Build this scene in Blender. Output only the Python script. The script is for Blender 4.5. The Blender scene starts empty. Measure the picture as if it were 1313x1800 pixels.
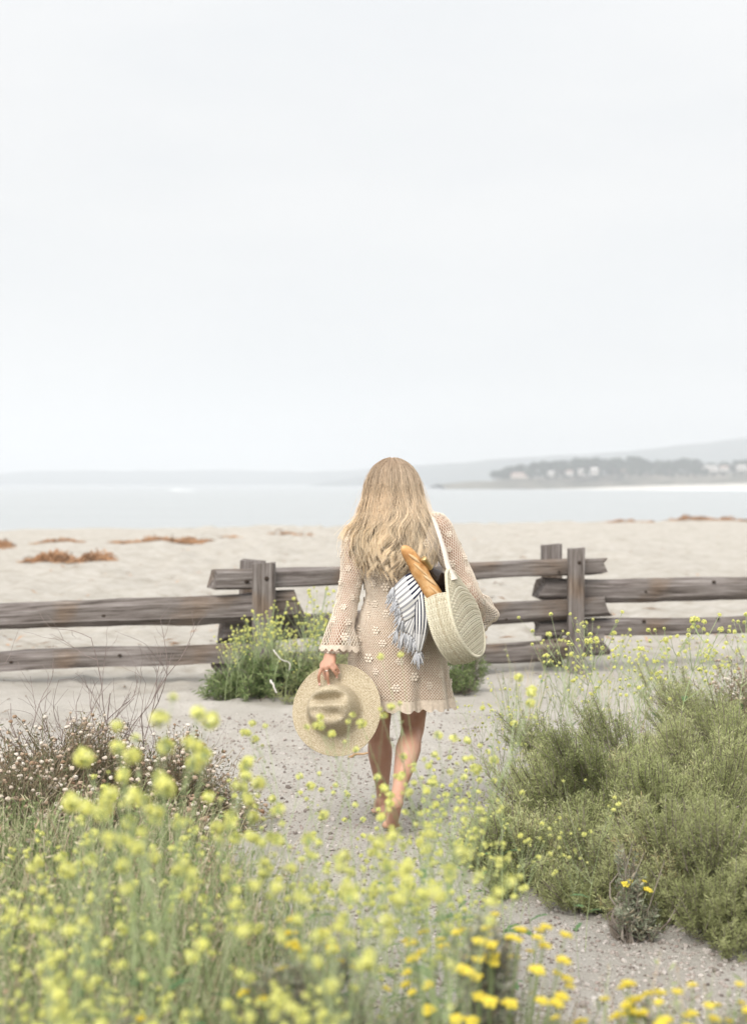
import bpy, bmesh, math, random
import numpy as np
from mathutils import Vector, Matrix, Euler

R = math.radians
sc = bpy.context.scene
COL = sc.collection

# ------------------------------------------------------------------ camera
FPX = 2571.0                       # focal length in pixels of the 1800 px tall picture
PITCH = math.atan(50 / FPX)
EYE = 1.56
cam_d = bpy.data.cameras.new('camera')
cam = bpy.data.objects.new('camera', cam_d)
COL.objects.link(cam)
cam.location = (0, 0, EYE)
cam.rotation_euler = (math.pi / 2 - PITCH, 0, 0)
cam_d.sensor_fit = 'VERTICAL'
cam_d.sensor_height = 56.0
cam_d.lens = 80.0
cam_d.clip_start = 0.05
cam_d.clip_end = 20000
cam_d.dof.use_dof = True
cam_d.dof.focus_distance = 6.5
cam_d.dof.aperture_fstop = 3.5
sc.camera = cam

# ------------------------------------------------------------------ world, sun, exposure
SUN_EL, SUN_AZ = R(44), R(203)     # high veiled sun, behind the camera to the left
wd = bpy.data.worlds.new('World')
sc.world = wd
wd.use_nodes = True
nt = wd.node_tree
nt.nodes.clear()
N, L = nt.nodes.new, nt.links.new
out = N('ShaderNodeOutputWorld')
bg = N('ShaderNodeBackground')
bg.inputs['Strength'].default_value = 0.1
sky = N('ShaderNodeTexSky')
sky.sky_type = 'NISHITA'
sky.sun_disc = False
sky.sun_elevation = SUN_EL
sky.sun_rotation = SUN_AZ
tc = N('ShaderNodeTexCoord')
sep = N('ShaderNodeSeparateXYZ')
L(tc.outputs['Generated'], sep.inputs[0])
mr = N('ShaderNodeMapRange')       # overcast: brighter overhead than at the horizon
mr.inputs['From Min'].default_value = 0.0
mr.inputs['From Max'].default_value = 1.0
mr.inputs['To Min'].default_value = 0.785
mr.inputs['To Max'].default_value = 1.75
sq = N('ShaderNodeMath'); sq.operation = 'POWER'; sq.inputs[1].default_value = 2.2; sq.use_clamp = True
L(sep.outputs['Z'], sq.inputs[0])
L(sq.outputs[0], mr.inputs['Value'])
mp = N('ShaderNodeMapping')
mp.inputs['Scale'].default_value = (2.0, 2.0, 7.0)
L(tc.outputs['Generated'], mp.inputs['Vector'])
nz = N('ShaderNodeTexNoise')
nz.inputs['Scale'].default_value = 1.3
nz.inputs['Detail'].default_value = 5
L(mp.outputs[0], nz.inputs['Vector'])
cr = N('ShaderNodeValToRGB')
cr.color_ramp.elements[0].position = 0.35
cr.color_ramp.elements[0].color = (0.835, 0.85, 0.863, 1)
cr.color_ramp.elements[1].position = 0.65
cr.color_ramp.elements[1].color = (0.915, 0.916, 0.912, 1)
L(nz.outputs['Fac'], cr.inputs[0])
mul = N('ShaderNodeVectorMath'); mul.operation = 'SCALE'
L(cr.outputs['Color'], mul.inputs[0])
m10 = N('ShaderNodeMath'); m10.operation = 'MULTIPLY'; m10.inputs[1].default_value = 8.35
L(mr.outputs[0], m10.inputs[0])
L(m10.outputs[0], mul.inputs['Scale'])
mx = N('ShaderNodeMix'); mx.data_type = 'RGBA'
mx.inputs['Factor'].default_value = 0.97          # a little of the clear sky shows through the cloud sheet
L(sky.outputs[0], mx.inputs[6]); L(mul.outputs[0], mx.inputs[7])
L(mx.outputs[2], bg.inputs['Color'])
L(bg.outputs[0], out.inputs['Surface'])

sl = bpy.data.lights.new('sun', 'SUN')
sl.energy = 3.0
sl.angle = R(38)
sl.color = (1.0, 0.955, 0.89)
so = bpy.data.objects.new('sun', sl)
COL.objects.link(so)
# the sky's sun_rotation turns clockwise from +Y
sd = Vector((math.sin(SUN_AZ) * math.cos(SUN_EL), math.cos(SUN_AZ) * math.cos(SUN_EL), math.sin(SUN_EL)))
so.rotation_euler = sd.to_track_quat('Z', 'Y').to_euler()
so.location = (-6, -12, 30)

sc.view_settings.view_transform = 'Standard'
sc.view_settings.look = 'None'
sc.view_settings.gamma = 1.0
sc.view_settings.use_curve_mapping = False
sc.view_settings.exposure = 0.57
sc.render.engine = 'CYCLES'
sc.cycles.max_bounces = 8
sc.cycles.diffuse_bounces = 4
sc.cycles.transmission_bounces = 4
sc.cycles.volume_bounces = 4
sc.cycles.use_denoising = True

# ------------------------------------------------------------------ helpers
rng = np.random.default_rng(7)
rnd = random.Random(7)


def P(px, py, Y):
    """the point at distance Y ahead seen at pixel (px, py) of the photograph"""
    a, b = (px - 656.5) / FPX, (900 - py) / FPX
    dy = math.cos(PITCH) + b * math.sin(PITCH)
    dz = -math.sin(PITCH) + b * math.cos(PITCH)
    s = Y / dy
    return np.array((a * s, Y, EYE + dz * s))


def tag(o, label=None, cat=None, group=None, kind=None):
    if label: o['label'] = label
    if cat: o['category'] = cat
    if group: o['group'] = group
    if kind: o['kind'] = kind
    return o


def empty(name, loc=(0, 0, 0), rz=0.0):
    o = bpy.data.objects.new(name, None)
    o.empty_display_size = 0.1
    COL.objects.link(o)
    o.location = loc
    o.rotation_euler = (0, 0, rz)
    return o


def mesh_data(name, V, F, mats=(), mi=None, smooth=True, uv=None):
    """V (n,3); F: list of (m,k) index arrays, one per polygon size"""
    me = bpy.data.meshes.new(name)
    V = np.asarray(V, np.float32)
    if isinstance(F, np.ndarray): F = [F]
    F = [np.asarray(f, np.int32) for f in F if len(f)]
    me.vertices.add(len(V))
    me.vertices.foreach_set('co', V.ravel())
    loops = np.concatenate([f.ravel() for f in F])
    tot = np.concatenate([np.full(len(f), f.shape[1], np.int32) for f in F])
    start = np.concatenate([[0], np.cumsum(tot)[:-1]]).astype(np.int32)
    me.loops.add(len(loops))
    me.loops.foreach_set('vertex_index', loops)
    me.polygons.add(len(tot))
    me.polygons.foreach_set('loop_start', start)
    me.polygons.foreach_set('loop_total', tot)
    me.polygons.foreach_set('use_smooth', np.full(len(tot), bool(smooth)))
    for m in (mats if isinstance(mats, (list, tuple)) else [mats]):
        me.materials.append(m)
    if mi is not None:
        me.polygons.foreach_set('material_index', np.asarray(mi, np.int32))
    me.update(calc_edges=True)
    if uv is not None:
        l = me.uv_layers.new(name='UVMap')
        l.data.foreach_set('uv', np.asarray(uv, np.float32)[loops].ravel())
    me.validate()
    return me


def link(name, me, parent=None, loc=None):
    o = bpy.data.objects.new(name, me)
    COL.objects.link(o)
    if parent is not None: o.parent = parent
    if loc is not None: o.location = loc
    return o


class MB:
    """collects pieces into ONE mesh"""
    def __init__(self):
        self.V, self.F, self.M, self.n = [], {}, {}, 0

    def add(self, V, F, m=0):
        V = np.asarray(V, np.float64).reshape(-1, 3)
        if isinstance(F, np.ndarray): F = [F]
        for f in F:
            f = np.asarray(f, np.int64)
            if len(f) == 0: continue
            k = f.shape[1]
            self.F.setdefault(k, []).append(f + self.n)
            self.M.setdefault(k, []).append(np.full(len(f), m))
        self.V.append(V)
        self.n += len(V)
        return self

    def data(self, name, mats, smooth=True):
        ks = sorted(self.F)
        F = [np.concatenate(self.F[k]) for k in ks]
        mi = np.concatenate([np.concatenate(self.M[k]) for k in ks])
        return mesh_data(name, np.concatenate(self.V), F, mats, mi, smooth)

    def build(self, name, mats, parent=None, smooth=True, loc=None):
        return link(name, self.data(name, mats, smooth), parent, loc)


def norm(a):
    return a / np.maximum(np.linalg.norm(a, axis=-1, keepdims=True), 1e-9)


def tubes(Pts, Rad, k=3, caps=False):
    """many tubes at once: Pts (S,n,3), Rad (S,n) -> V, [quads, (tri caps)]"""
    Pts = np.asarray(Pts, float)
    if Pts.ndim == 2: Pts = Pts[None]
    S, n, _ = Pts.shape
    Rad = np.broadcast_to(np.asarray(Rad, float), (S, n))
    T = np.gradient(Pts, axis=1)
    T = norm(T)
    avg = norm(Pts[:, -1] - Pts[:, 0])
    ref = np.where(np.abs(avg[:, 1:2]) < 0.8, np.array([[0, 1., 0]]), np.array([[1., 0, 0]]))
    B = norm(np.cross(T, ref[:, None, :]))
    C = np.cross(B, T)
    a = np.arange(k) * 2 * math.pi / k
    ring = B[:, :, None, :] * np.cos(a)[None, None, :, None] + C[:, :, None, :] * np.sin(a)[None, None, :, None]
    V = Pts[:, :, None, :] + ring * Rad[:, :, None, None]
    idx = np.arange(S * n * k).reshape(S, n, k)
    q = np.stack([idx[:, :-1, :], np.roll(idx, -1, 2)[:, :-1, :], np.roll(idx, -1, 2)[:, 1:, :], idx[:, 1:, :]], -1).reshape(-1, 4)
    V = V.reshape(-1, 3)
    F = [q]
    if caps:
        extra = np.concatenate([Pts[:, 0], Pts[:, -1]])
        c0 = len(V) + np.arange(S)
        c1 = c0 + S
        V = np.concatenate([V, extra])
        t0 = np.stack([np.repeat(c0, k), np.roll(idx[:, 0], -1, 1).ravel(), idx[:, 0].ravel()], -1)
        t1 = np.stack([np.repeat(c1, k), idx[:, -1].ravel(), np.roll(idx[:, -1], -1, 1).ravel()], -1)
        F.append(np.concatenate([t0, t1]))
    return V, F


def blades(base, dirs, length, width, side=None, bend=None):
    """flat leaf-shaped faces: one quad each (base, left, tip, right)"""
    base, dirs = np.asarray(base, float), norm(np.asarray(dirs, float))
    n = len(base)
    if side is None:
        side = rng.normal(size=(n, 3))
    side = norm(np.cross(dirs, side))
    length = np.broadcast_to(length, n)[:, None]
    width = np.broadcast_to(width, n)[:, None]
    nor = np.cross(side, dirs)
    mid = base + dirs * length * 0.5 + nor * length * 0.06
    tip = base + dirs * length
    if bend is not None: tip = tip + bend
    V = np.stack([base, mid - side * width / 2, tip, mid + side * width / 2], 1).reshape(-1, 3)
    return V, np.arange(4 * n).reshape(n, 4)


def inst(V, F, pos, rot, scale):
    """copies of a small mesh placed by arrays of positions, 3x3 rotations, scales, joined"""
    V = np.asarray(V); n = len(V); m = len(pos)
    W = np.einsum('mij,nj->mni', rot, V) * np.asarray(scale).reshape(m, 1, 1) + np.asarray(pos)[:, None, :]
    off = (np.arange(m) * n)[:, None, None]
    return W.reshape(-1, 3), [(np.asarray(f)[None] + off).reshape(-1, np.asarray(f).shape[1]) for f in F]


def frames(d, spin):
    """rotations that turn local +z onto d, spun about it"""
    d = norm(np.asarray(d, float))
    ref = np.where(np.abs(d[:, 2:3]) < 0.95, np.array([[0, 0, 1.]]), np.array([[1., 0, 0]]))
    x = norm(np.cross(ref, d)); y = np.cross(d, x)
    c, s = np.cos(spin)[:, None], np.sin(spin)[:, None]
    return np.stack([x * c + y * s, -x * s + y * c, d], -1)


def sphere(c, r, nu=12, nv=8):
    c = np.asarray(c, float); r = np.broadcast_to(np.asarray(r, float), 3)
    th = np.linspace(0, math.pi, nv + 1)[1:-1]
    ph = np.arange(nu) * 2 * math.pi / nu
    V = np.array([[math.sin(t) * math.cos(p), math.sin(t) * math.sin(p), math.cos(t)] for t in th for p in ph])
    V = np.concatenate([V, [[0, 0, 1], [0, 0, -1]]]) * r + c
    q = [[i * nu + j, (i + 1) * nu + j, (i + 1) * nu + (j + 1) % nu, i * nu + (j + 1) % nu] for i in range(nv - 2) for j in range(nu)]
    t = [[len(V) - 2, j, (j + 1) % nu] for j in range(nu)] + [[len(V) - 1, (nv - 2) * nu + (j + 1) % nu, (nv - 2) * nu + j] for j in range(nu)]
    return V, [np.array(q), np.array(t)]


def grid_faces(nu, nv, wrap=False):
    i = np.arange(nu * nv).reshape(nv, nu)
    if wrap:
        j = np.roll(i, -1, 1)
        return np.stack([i[:-1], j[:-1], j[1:], i[1:]], -1).reshape(-1, 4)
    return np.stack([i[:-1, :-1], i[:-1, 1:], i[1:, 1:], i[1:, :-1]], -1).reshape(-1, 4)


def spline(pts, n):
    """smooth path through control points"""
    pts = np.asarray(pts, float)
    t = np.concatenate([[0], np.cumsum(np.linalg.norm(np.diff(pts[:, :3], axis=0), axis=1))])
    t /= t[-1]
    u = np.linspace(0, 1, n)
    m = np.gradient(pts, t, axis=0)
    k = np.clip(np.searchsorted(t, u, 'right') - 1, 0, len(t) - 2)
    h = (t[k + 1] - t[k])[:, None]
    s = ((u - t[k])[:, None]) / h
    return ((2 * s**3 - 3 * s**2 + 1) * pts[k] + (s**3 - 2 * s**2 + s) * h * m[k]
            + (-2 * s**3 + 3 * s**2) * pts[k + 1] + (s**3 - s**2) * h * m[k + 1])


_tab = np.random.default_rng(99).random((256, 256))


def vnoise(x, y, s=0):
    x = np.asarray(x, float) + s * 17.3; y = np.asarray(y, float) + s * 9.1
    xi, yi = np.floor(x).astype(int), np.floor(y).astype(int)
    fx, fy = x - xi, y - yi
    fx = fx * fx * (3 - 2 * fx); fy = fy * fy * (3 - 2 * fy)
    g = lambda a, b: _tab[a % 256, b % 256]
    return (g(xi, yi) * (1 - fx) + g(xi + 1, yi) * fx) * (1 - fy) + (g(xi, yi + 1) * (1 - fx) + g(xi + 1, yi + 1) * fx) * fy - 0.5


def fbm(x, y, o=4, s=0):
    r, a = 0, 1.0
    for i in range(o):
        r = r + a * vnoise(x * 2**i, y * 2**i, s + i); a *= 0.5
    return r


def sstep(a, b, x):
    t = np.clip((np.asarray(x, float) - a) / (b - a), 0, 1)
    return t * t * (3 - 2 * t)


# ------------------------------------------------------------------ materials
def new_mat(name):
    m = bpy.data.materials.new(name)
    m.use_nodes = True
    t = m.node_tree
    b = t.nodes['Principled BSDF']
    return m, t, b


def ramp(t, cols, pos=None):
    r = t.nodes.new('ShaderNodeValToRGB')
    e = r.color_ramp.elements
    n = len(cols)
    while len(e) < n: e.new(0.5)
    for i, c in enumerate(cols):
        e[i].position = pos[i] if pos else i / max(1, n - 1)
        e[i].color = (*c, 1)
    return r


def mat_plain(name, c, rough=0.8, spec=0.3, **kw):
    m, t, b = new_mat(name)
    b.inputs['Base Color'].default_value = (*c, 1)
    b.inputs['Roughness'].default_value = rough
    b.inputs['Specular IOR Level'].default_value = spec
    for k, v in kw.items(): b.inputs[k].default_value = v
    return m


def mat_noise(name, cols, scale=8.0, rough=0.8, spec=0.3, stretch=(1, 1, 1), bump=0.0, bscale=None, detail=6, pos=None, dist=0.01):
    m, t, b = new_mat(name)
    tc = t.nodes.new('ShaderNodeTexCoord')
    mp = t.nodes.new('ShaderNodeMapping')
    mp.inputs['Scale'].default_value = stretch
    t.links.new(tc.outputs['Object'], mp.inputs[0])
    nz = t.nodes.new('ShaderNodeTexNoise')
    nz.inputs['Scale'].default_value = scale
    nz.inputs['Detail'].default_value = detail
    t.links.new(mp.outputs[0], nz.inputs['Vector'])
    r = ramp(t, cols, pos or [0.3 + 0.4 * i / max(1, len(cols) - 1) for i in range(len(cols))])
    t.links.new(nz.outputs['Fac'], r.inputs[0])
    t.links.new(r.outputs[0], b.inputs['Base Color'])
    b.inputs['Roughness'].default_value = rough
    b.inputs['Specular IOR Level'].default_value = spec
    if bump:
        n2 = t.nodes.new('ShaderNodeTexNoise')
        n2.inputs['Scale'].default_value = bscale or scale * 3
        n2.inputs['Detail'].default_value = 5
        t.links.new(mp.outputs[0], n2.inputs['Vector'])
        bp = t.nodes.new('ShaderNodeBump')
        bp.inputs['Strength'].default_value = bump
        bp.inputs['Distance'].default_value = dist
        t.links.new(n2.outputs['Fac'], bp.inputs['Height'])
        t.links.new(bp.outputs[0], b.inputs['Normal'])
    return m


def mat_island(name, cols, rough=0.7, spec=0.25, transl=0.25, pos=None, objvar=0.0, tone=0.0):
    """each loose piece (leaf, petal, strand, pebble) takes its own tone; thin pieces let some light through"""
    m, t, b = new_mat(name)
    g = t.nodes.new('ShaderNodeNewGeometry')
    r = ramp(t, cols, pos)
    fac = g.outputs['Random Per Island']
    if tone:                               # part of the tone is shared by a whole sprig
        at_ = t.nodes.new('ShaderNodeAttribute'); at_.attribute_name = 'tone'
        mf = t.nodes.new('ShaderNodeMix'); mf.data_type = 'FLOAT'; mf.inputs[0].default_value = tone
        t.links.new(fac, mf.inputs[2]); t.links.new(at_.outputs['Fac'], mf.inputs[3]); fac = mf.outputs[0]
    t.links.new(fac, r.inputs[0])
    col = r.outputs[0]
    if objvar:
        oi = t.nodes.new('ShaderNodeObjectInfo')
        hs = t.nodes.new('ShaderNodeHueSaturation')
        mr = t.nodes.new('ShaderNodeMapRange')
        mr.inputs['To Min'].default_value = 1 - objvar
        mr.inputs['To Max'].default_value = 1 + objvar
        t.links.new(oi.outputs['Random'], mr.inputs[0])
        t.links.new(mr.outputs[0], hs.inputs['Value'])
        t.links.new(col, hs.inputs['Color'])
        col = hs.outputs[0]
    t.links.new(col, b.inputs['Base Color'])
    b.inputs['Roughness'].default_value = rough
    b.inputs['Specular IOR Level'].default_value = spec
    if transl:
        tr = t.nodes.new('ShaderNodeBsdfTranslucent')
        t.links.new(col, tr.inputs['Color'])
        mx = t.nodes.new('ShaderNodeMixShader')
        mx.inputs[0].default_value = transl
        t.links.new(b.outputs[0], mx.inputs[1])
        t.links.new(tr.outputs[0], mx.inputs[2])
        t.links.new(mx.outputs[0], t.nodes['Material Output'].inputs['Surface'])
    return m


def copy_thing(o, loc, rz=0.0, sc_=1.0, label=None, group=None):
    """a copy of a thing with copies of its parts and sub-parts (mesh data shared)"""
    r = o.copy(); COL.objects.link(r)
    r.location = loc; r.rotation_euler = (0, 0, rz); r.scale = (sc_, sc_, sc_)
    if label: r['label'] = label
    if group: r['group'] = group
    for ch in o.children:
        c = ch.copy(); COL.objects.link(c); c.parent = r
        for g in ch.children:
            d = g.copy(); COL.objects.link(d); d.parent = c
    return r

# ================================================================== SETTING
# ------------------------------------------------------------------ sand, one sheet down to below the water line
_prints = np.random.default_rng(5)
PR = []
for _ in range(150):
    PR.append((_prints.uniform(-2.6, 2.8), _prints.uniform(5.2, 12.5), _prints.uniform(0.08, 0.16), _prints.uniform(0.012, 0.035), _prints.uniform(0, 6.28)))


def ground(x, y):
    x = np.asarray(x, float); y = np.asarray(y, float)
    h = 0.05 * fbm(x * 0.7, y * 0.7, 4, 3) + 0.012 * fbm(x * 6, y * 6, 3, 8)
    far = sstep(11, 16, y)
    h = h + far * (0.13 * fbm(x * 0.9, y * 0.5, 4, 21) + 0.10 * fbm(x * 2.6, y * 1.6, 3, 31))
    for (a, b, r, d, t) in PR:
        dx, dy = x - a, y - b
        u = dx * math.cos(t) + dy * math.sin(t); v = -dx * math.sin(t) + dy * math.cos(t)
        q = (u / (r * 1.6))**2 + (v / r)**2
        h = h - d * np.exp(-q * 1.6) + d * 0.55 * np.exp(-(np.sqrt(q) - 1.5)**2 * 5)
    # bank that falls a little towards the beach on the left
    h = h - 0.025 * sstep(11.6, 12.4, y + 0.25 * x * 0.3) * sstep(1.0, -1.5, x)
    # beach crest, then down to the water
    crest = 54 + 0.50 * np.clip(x, -25, 25)
    h = h - sstep(0, 1, (y - crest) / 34) * 3.2
    return h


def gz(x, y):
    return float(ground(np.array([x]), np.array([y]))[0])


def axis(fine_lo, fine_hi, step, lo, hi, growth=1.07):
    a = list(np.arange(fine_lo, fine_hi, step))
    s = step; v = a[-1]
    up = []
    while v < hi: s *= growth; v += s; up.append(v)
    s = step; v = a[0]
    dn = []
    while v > lo: s *= growth; v -= s; dn.append(v)
    return np.array(dn[::-1] + a + up)


xs = axis(-3.2, 3.2, 0.035, -420, 420, 1.085)
ys = axis(2.6, 13.0, 0.035, -30, 120, 1.03)
X, Y_ = np.meshgrid(xs, ys)
Z = ground(X, Y_)
m_sand, t, b = new_mat('sand')
geo = t.nodes.new('ShaderNodeNewGeometry')
spx = t.nodes.new('ShaderNodeSeparateXYZ'); t.links.new(geo.outputs['Position'], spx.inputs[0])
def NZ(scale, detail=5, rough=0.6):
    n = t.nodes.new('ShaderNodeTexNoise'); n.inputs['Scale'].default_value = scale
    n.inputs['Detail'].default_value = detail; n.inputs['Roughness'].default_value = rough
    t.links.new(geo.outputs['Position'], n.inputs['Vector']); return n
def MATH(op, a, bb):
    n = t.nodes.new('ShaderNodeMath'); n.operation = op
    for i, v in enumerate((a, bb)):
        if isinstance(v, (int, float)): n.inputs[i].default_value = v
        else: t.links.new(v, n.inputs[i])
    return n.outputs[0]
n_big = NZ(0.9)
edge = MATH('ADD', spx.outputs['Y'], MATH('MULTIPLY', MATH('SUBTRACT', n_big.outputs['Fac'], 0.5), 3.0))
edge = MATH('ADD', edge, MATH('MULTIPLY', spx.outputs['X'], -0.35))
mr_ = t.nodes.new('ShaderNodeMapRange'); mr_.interpolation_type = 'SMOOTHSTEP'
mr_.inputs['From Min'].default_value = 11.4; mr_.inputs['From Max'].default_value = 12.6
t.links.new(edge, mr_.inputs[0])
n_grain = NZ(120, 4, 0.75)
near = ramp(t, [(0.19, 0.165, 0.14), (0.42, 0.39, 0.35), (0.52, 0.495, 0.455)], [0.27, 0.43, 0.62])
t.links.new(n_grain.outputs['Fac'], near.inputs[0])
n_mid = NZ(5.0, 8, 0.65)
farr = ramp(t, [(0.34, 0.305, 0.255), (0.425, 0.395, 0.35), (0.47, 0.445, 0.405)], [0.30, 0.46, 0.62])
t.links.new(n_mid.outputs['Fac'], farr.inputs[0])
mixc = t.nodes.new('ShaderNodeMix'); mixc.data_type = 'RGBA'
t.links.new(mr_.outputs[0], mixc.inputs['Factor']); t.links.new(near.outputs[0], mixc.inputs[6]); t.links.new(farr.outputs[0], mixc.inputs[7])
n_pat = NZ(1.7, 6, 0.6)
pat = ramp(t, [(0.86, 0.85, 0.83), (1.0, 1.0, 1.0)], [0.36, 0.54])
t.links.new(n_pat.outputs['Fac'], pat.inputs[0])
mm = t.nodes.new('ShaderNodeMix'); mm.data_type = 'RGBA'; mm.blend_type = 'MULTIPLY'; mm.inputs['Factor'].default_value = 1.0
t.links.new(mixc.outputs[2], mm.inputs[6]); t.links.new(pat.outputs[0], mm.inputs[7])
t.links.new(mm.outputs[2], b.inputs['Base Color'])
b.inputs['Roughness'].default_value = 0.95; b.inputs['Specular IOR Level'].default_value = 0.1
bp = t.nodes.new('ShaderNodeBump'); bp.inputs['Strength'].default_value = 1.0; bp.inputs['Distance'].default_value = 0.02
n_b = NZ(55, 6, 0.7); t.links.new(n_b.outputs['Fac'], bp.inputs['Height']); t.links.new(bp.outputs[0], b.inputs['Normal'])
me = mesh_data('sand', np.stack([X, Y_, Z], -1).reshape(-1, 3), grid_faces(len(xs), len(ys)), m_sand)
o = link('sand', me); tag(o, 'pale coarse sand of the beach and the trodden path', kind='structure')

# loose grit and pebbles on the near sand
def stone_proto(seed, n=6):
    r = np.random.default_rng(seed)
    V, F = sphere((0, 0, 0), 1, 5, 3)
    V = V * r.uniform(0.7, 1.2, (len(V), 1)) * np.array((1, r.uniform(.7, 1), r.uniform(.5, .8)))
    return V, F
m_stone = mat_island('grit', [(0.14, 0.118, 0.105), (0.27, 0.235, 0.21), (0.36, 0.325, 0.30), (0.46, 0.43, 0.40), (0.25, 0.20, 0.175)], rough=0.9, transl=0)
mb = MB()
for k in range(4):
    n = 8500
    py = rng.uniform(0, 1, n)**1.5 * 6.2 + 3.6
    pxx = rng.uniform(-0.36, 0.37, n) * py
    s = rng.gamma(2.0, 0.0019, n) + 0.0028
    pos = np.stack([pxx, py, ground(pxx, py) + s * 0.2], -1)
    d = norm(rng.normal(size=(n, 3)) * 0.4 + np.array((0, 0, 1)))
    V, F = stone_proto(k)
    W, G = inst(V, F, pos, frames(d, rng.uniform(0, 6.28, n)), s)
    mb.add(W, G)
o = mb.build('pebbles', m_stone, smooth=False); tag(o, 'small grey pebbles and coarse grit strewn over the near sand', kind='stuff')

# dry bits lying on the sand: bark scraps, twigs
m_scrap = mat_island('scrap', [(0.10, 0.07, 0.05), (0.22, 0.15, 0.10), (0.33, 0.25, 0.18)], rough=0.9, transl=0)
n = 260
yy = rng.uniform(6.0, 13.5, n); xx = rng.uniform(-0.27, 0.27, n) * yy
ang = rng.uniform(0, 6.28, n)
base = np.stack([xx, yy, ground(xx, yy) + 0.006], -1)
V, F = blades(base, np.stack([np.cos(ang), np.sin(ang), rng.uniform(0, .25, n)], -1), rng.gamma(2, 0.018, n), rng.uniform(.006, .02, n), side=np.tile([0, 0.1, 1.], (n, 1)))
o = MB().add(V, F).build('dry_litter', m_scrap); tag(o, 'dry bark scraps and bits of twig scattered on the sand', kind='stuff')

# ------------------------------------------------------------------ sea
m_sea, t, b = new_mat('sea')
b.inputs['Base Color'].default_value = (0.33, 0.348, 0.35, 1)
b.inputs['Roughness'].default_value = 0.3
b.inputs['IOR'].default_value = 1.33
geo = t.nodes.new('ShaderNodeNewGeometry')
mp = t.nodes.new('ShaderNodeMapping'); mp.inputs['Scale'].default_value = (0.35, 1.0, 1.0)
t.links.new(geo.outputs['Position'], mp.inputs[0])
hs = []
for s_, w in ((0.9, 0.35), (0.16, 1.0), (0.03, 2.0)):
    n = t.nodes.new('ShaderNodeTexNoise'); n.inputs['Scale'].default_value = s_; n.inputs['Detail'].default_value = 4
    t.links.new(mp.outputs[0], n.inputs['Vector'])
    q = t.nodes.new('ShaderNodeMath'); q.operation = 'MULTIPLY'; q.inputs[1].default_value = w
    t.links.new(n.outputs['Fac'], q.inputs[0]); hs.append(q.outputs[0])
a1 = t.nodes.new('ShaderNodeMath'); t.links.new(hs[0], a1.inputs[0]); t.links.new(hs[1], a1.inputs[1])
a2 = t.nodes.new('ShaderNodeMath'); t.links.new(a1.outputs[0], a2.inputs[0]); t.links.new(hs[2], a2.inputs[1])
bp = t.nodes.new('ShaderNodeBump'); bp.inputs['Strength'].default_value = 0.55; bp.inputs['Distance'].default_value = 1.0
t.links.new(a2.outputs[0], bp.inputs['Height']); t.links.new(bp.outputs[0], b.inputs['Normal'])
SEA = -1.9
ya = np.concatenate([np.linspace(60, 400, 70), np.geomspace(410, 4200, 40)])
xa = np.linspace(-2600, 2600, 60)
X, Y_ = np.meshgrid(xa, ya)
Z = SEA + 0.05 * np.sin(Y_ * 0.35 + 0.6 * np.sin(X * .02)) * sstep(420, 200, Y_)
me = mesh_data('sea', np.stack([X, Y_, Z], -1).reshape(-1, 3), grid_faces(len(xa), len(ya)), m_sea)
o = link('sea', me); tag(o, 'calm pale grey-blue bay under an overcast sky', kind='structure')

# ------------------------------------------------------------------ far shore: hills, headland, pale beach, surf
def ridge_mesh(name, prof, Y0, depth, mat, rough_amp, seed, label, n=220, back=900):
    """prof: list of (px, py) of the skyline as seen from the path; a real hillside from the shore up and over"""
    pr = np.array(prof, float)
    xs_ = np.linspace(pr[0, 0], pr[-1, 0], n)
    top = np.interp(xs_, pr[:, 0], pr[:, 1])
    rows = []
    xw = (xs_ - 656.5) / FPX * Y0
    for k, f in enumerate(np.linspace(0, 1, 14)):
        Yk = Y0 - depth * (1 - f)
        H = (EYE + (850 - top) / FPX * Y0)
        z = SEA - 0.6 + (H - SEA + 0.6) * np.sin(f * math.pi / 2)**0.9
        z = z + rough_amp * (fbm(xw * .012, np.full(n, Yk * .012), 4, seed)) * f
        rows.append(np.stack([xw, np.full(n, Yk), z], -1))
    for f in (0.4, 0.8, 1.0):
        z = rows[13][:, 2] * (1 - f) + (SEA - 0.6) * f
        rows.append(np.stack([xw, np.full(n, Y0 + back * f), z], -1))
    V = np.concatenate(rows)
    o = link(name, mesh_data(name, V, grid_faces(n, len(rows)), mat))
    tag(o, label, kind='structure')
    return o

m_hill = mat_noise('hill_woods', [(0.03, 0.045, 0.045), (0.05, 0.065, 0.06), (0.075, 0.085, 0.075)], scale=0.02, rough=0.95, spec=0.05, detail=8)
ridge_mesh('hills', [(560, 851), (640, 838), (720, 818), (800, 812), (900, 806), (1000, 800), (1100, 793), (1200, 783), (1313, 771), (1450, 757), (1700, 752), (2000, 752)],
           2450, 480, m_hill, 5, 41, 'wooded hillside fading into the haze behind the headland')
ridge_mesh('far_hills', [(-900, 826), (-500, 836), (-60, 839), (30, 832), (150, 828), (260, 826), (360, 827), (480, 829), (580, 828), (700, 826), (800, 834), (880, 846)],
           3100, 420, m_hill, 6, 57, 'long low shore across the bay almost lost in haze', back=500)
m_head = mat_noise('headland_ground', [(0.07, 0.075, 0.055), (0.14, 0.13, 0.10), (0.24, 0.205, 0.17)], scale=0.08, rough=0.95, spec=0.05)
ridge_mesh('headland', [(770, 852), (830, 846), (860, 846), (900, 841), (960, 838), (1050, 836), (1150, 834), (1250, 832), (1340, 829), (1500, 822), (1800, 812)],
           1010, 130, m_head, 1.0, 63, 'low wooded headland with houses on the far side of the bay', back=300)
m_fsand = mat_noise('far_sand', [(0.50, 0.47, 0.42), (0.60, 0.57, 0.52)], scale=0.05, rough=0.95, spec=0.1)
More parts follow.
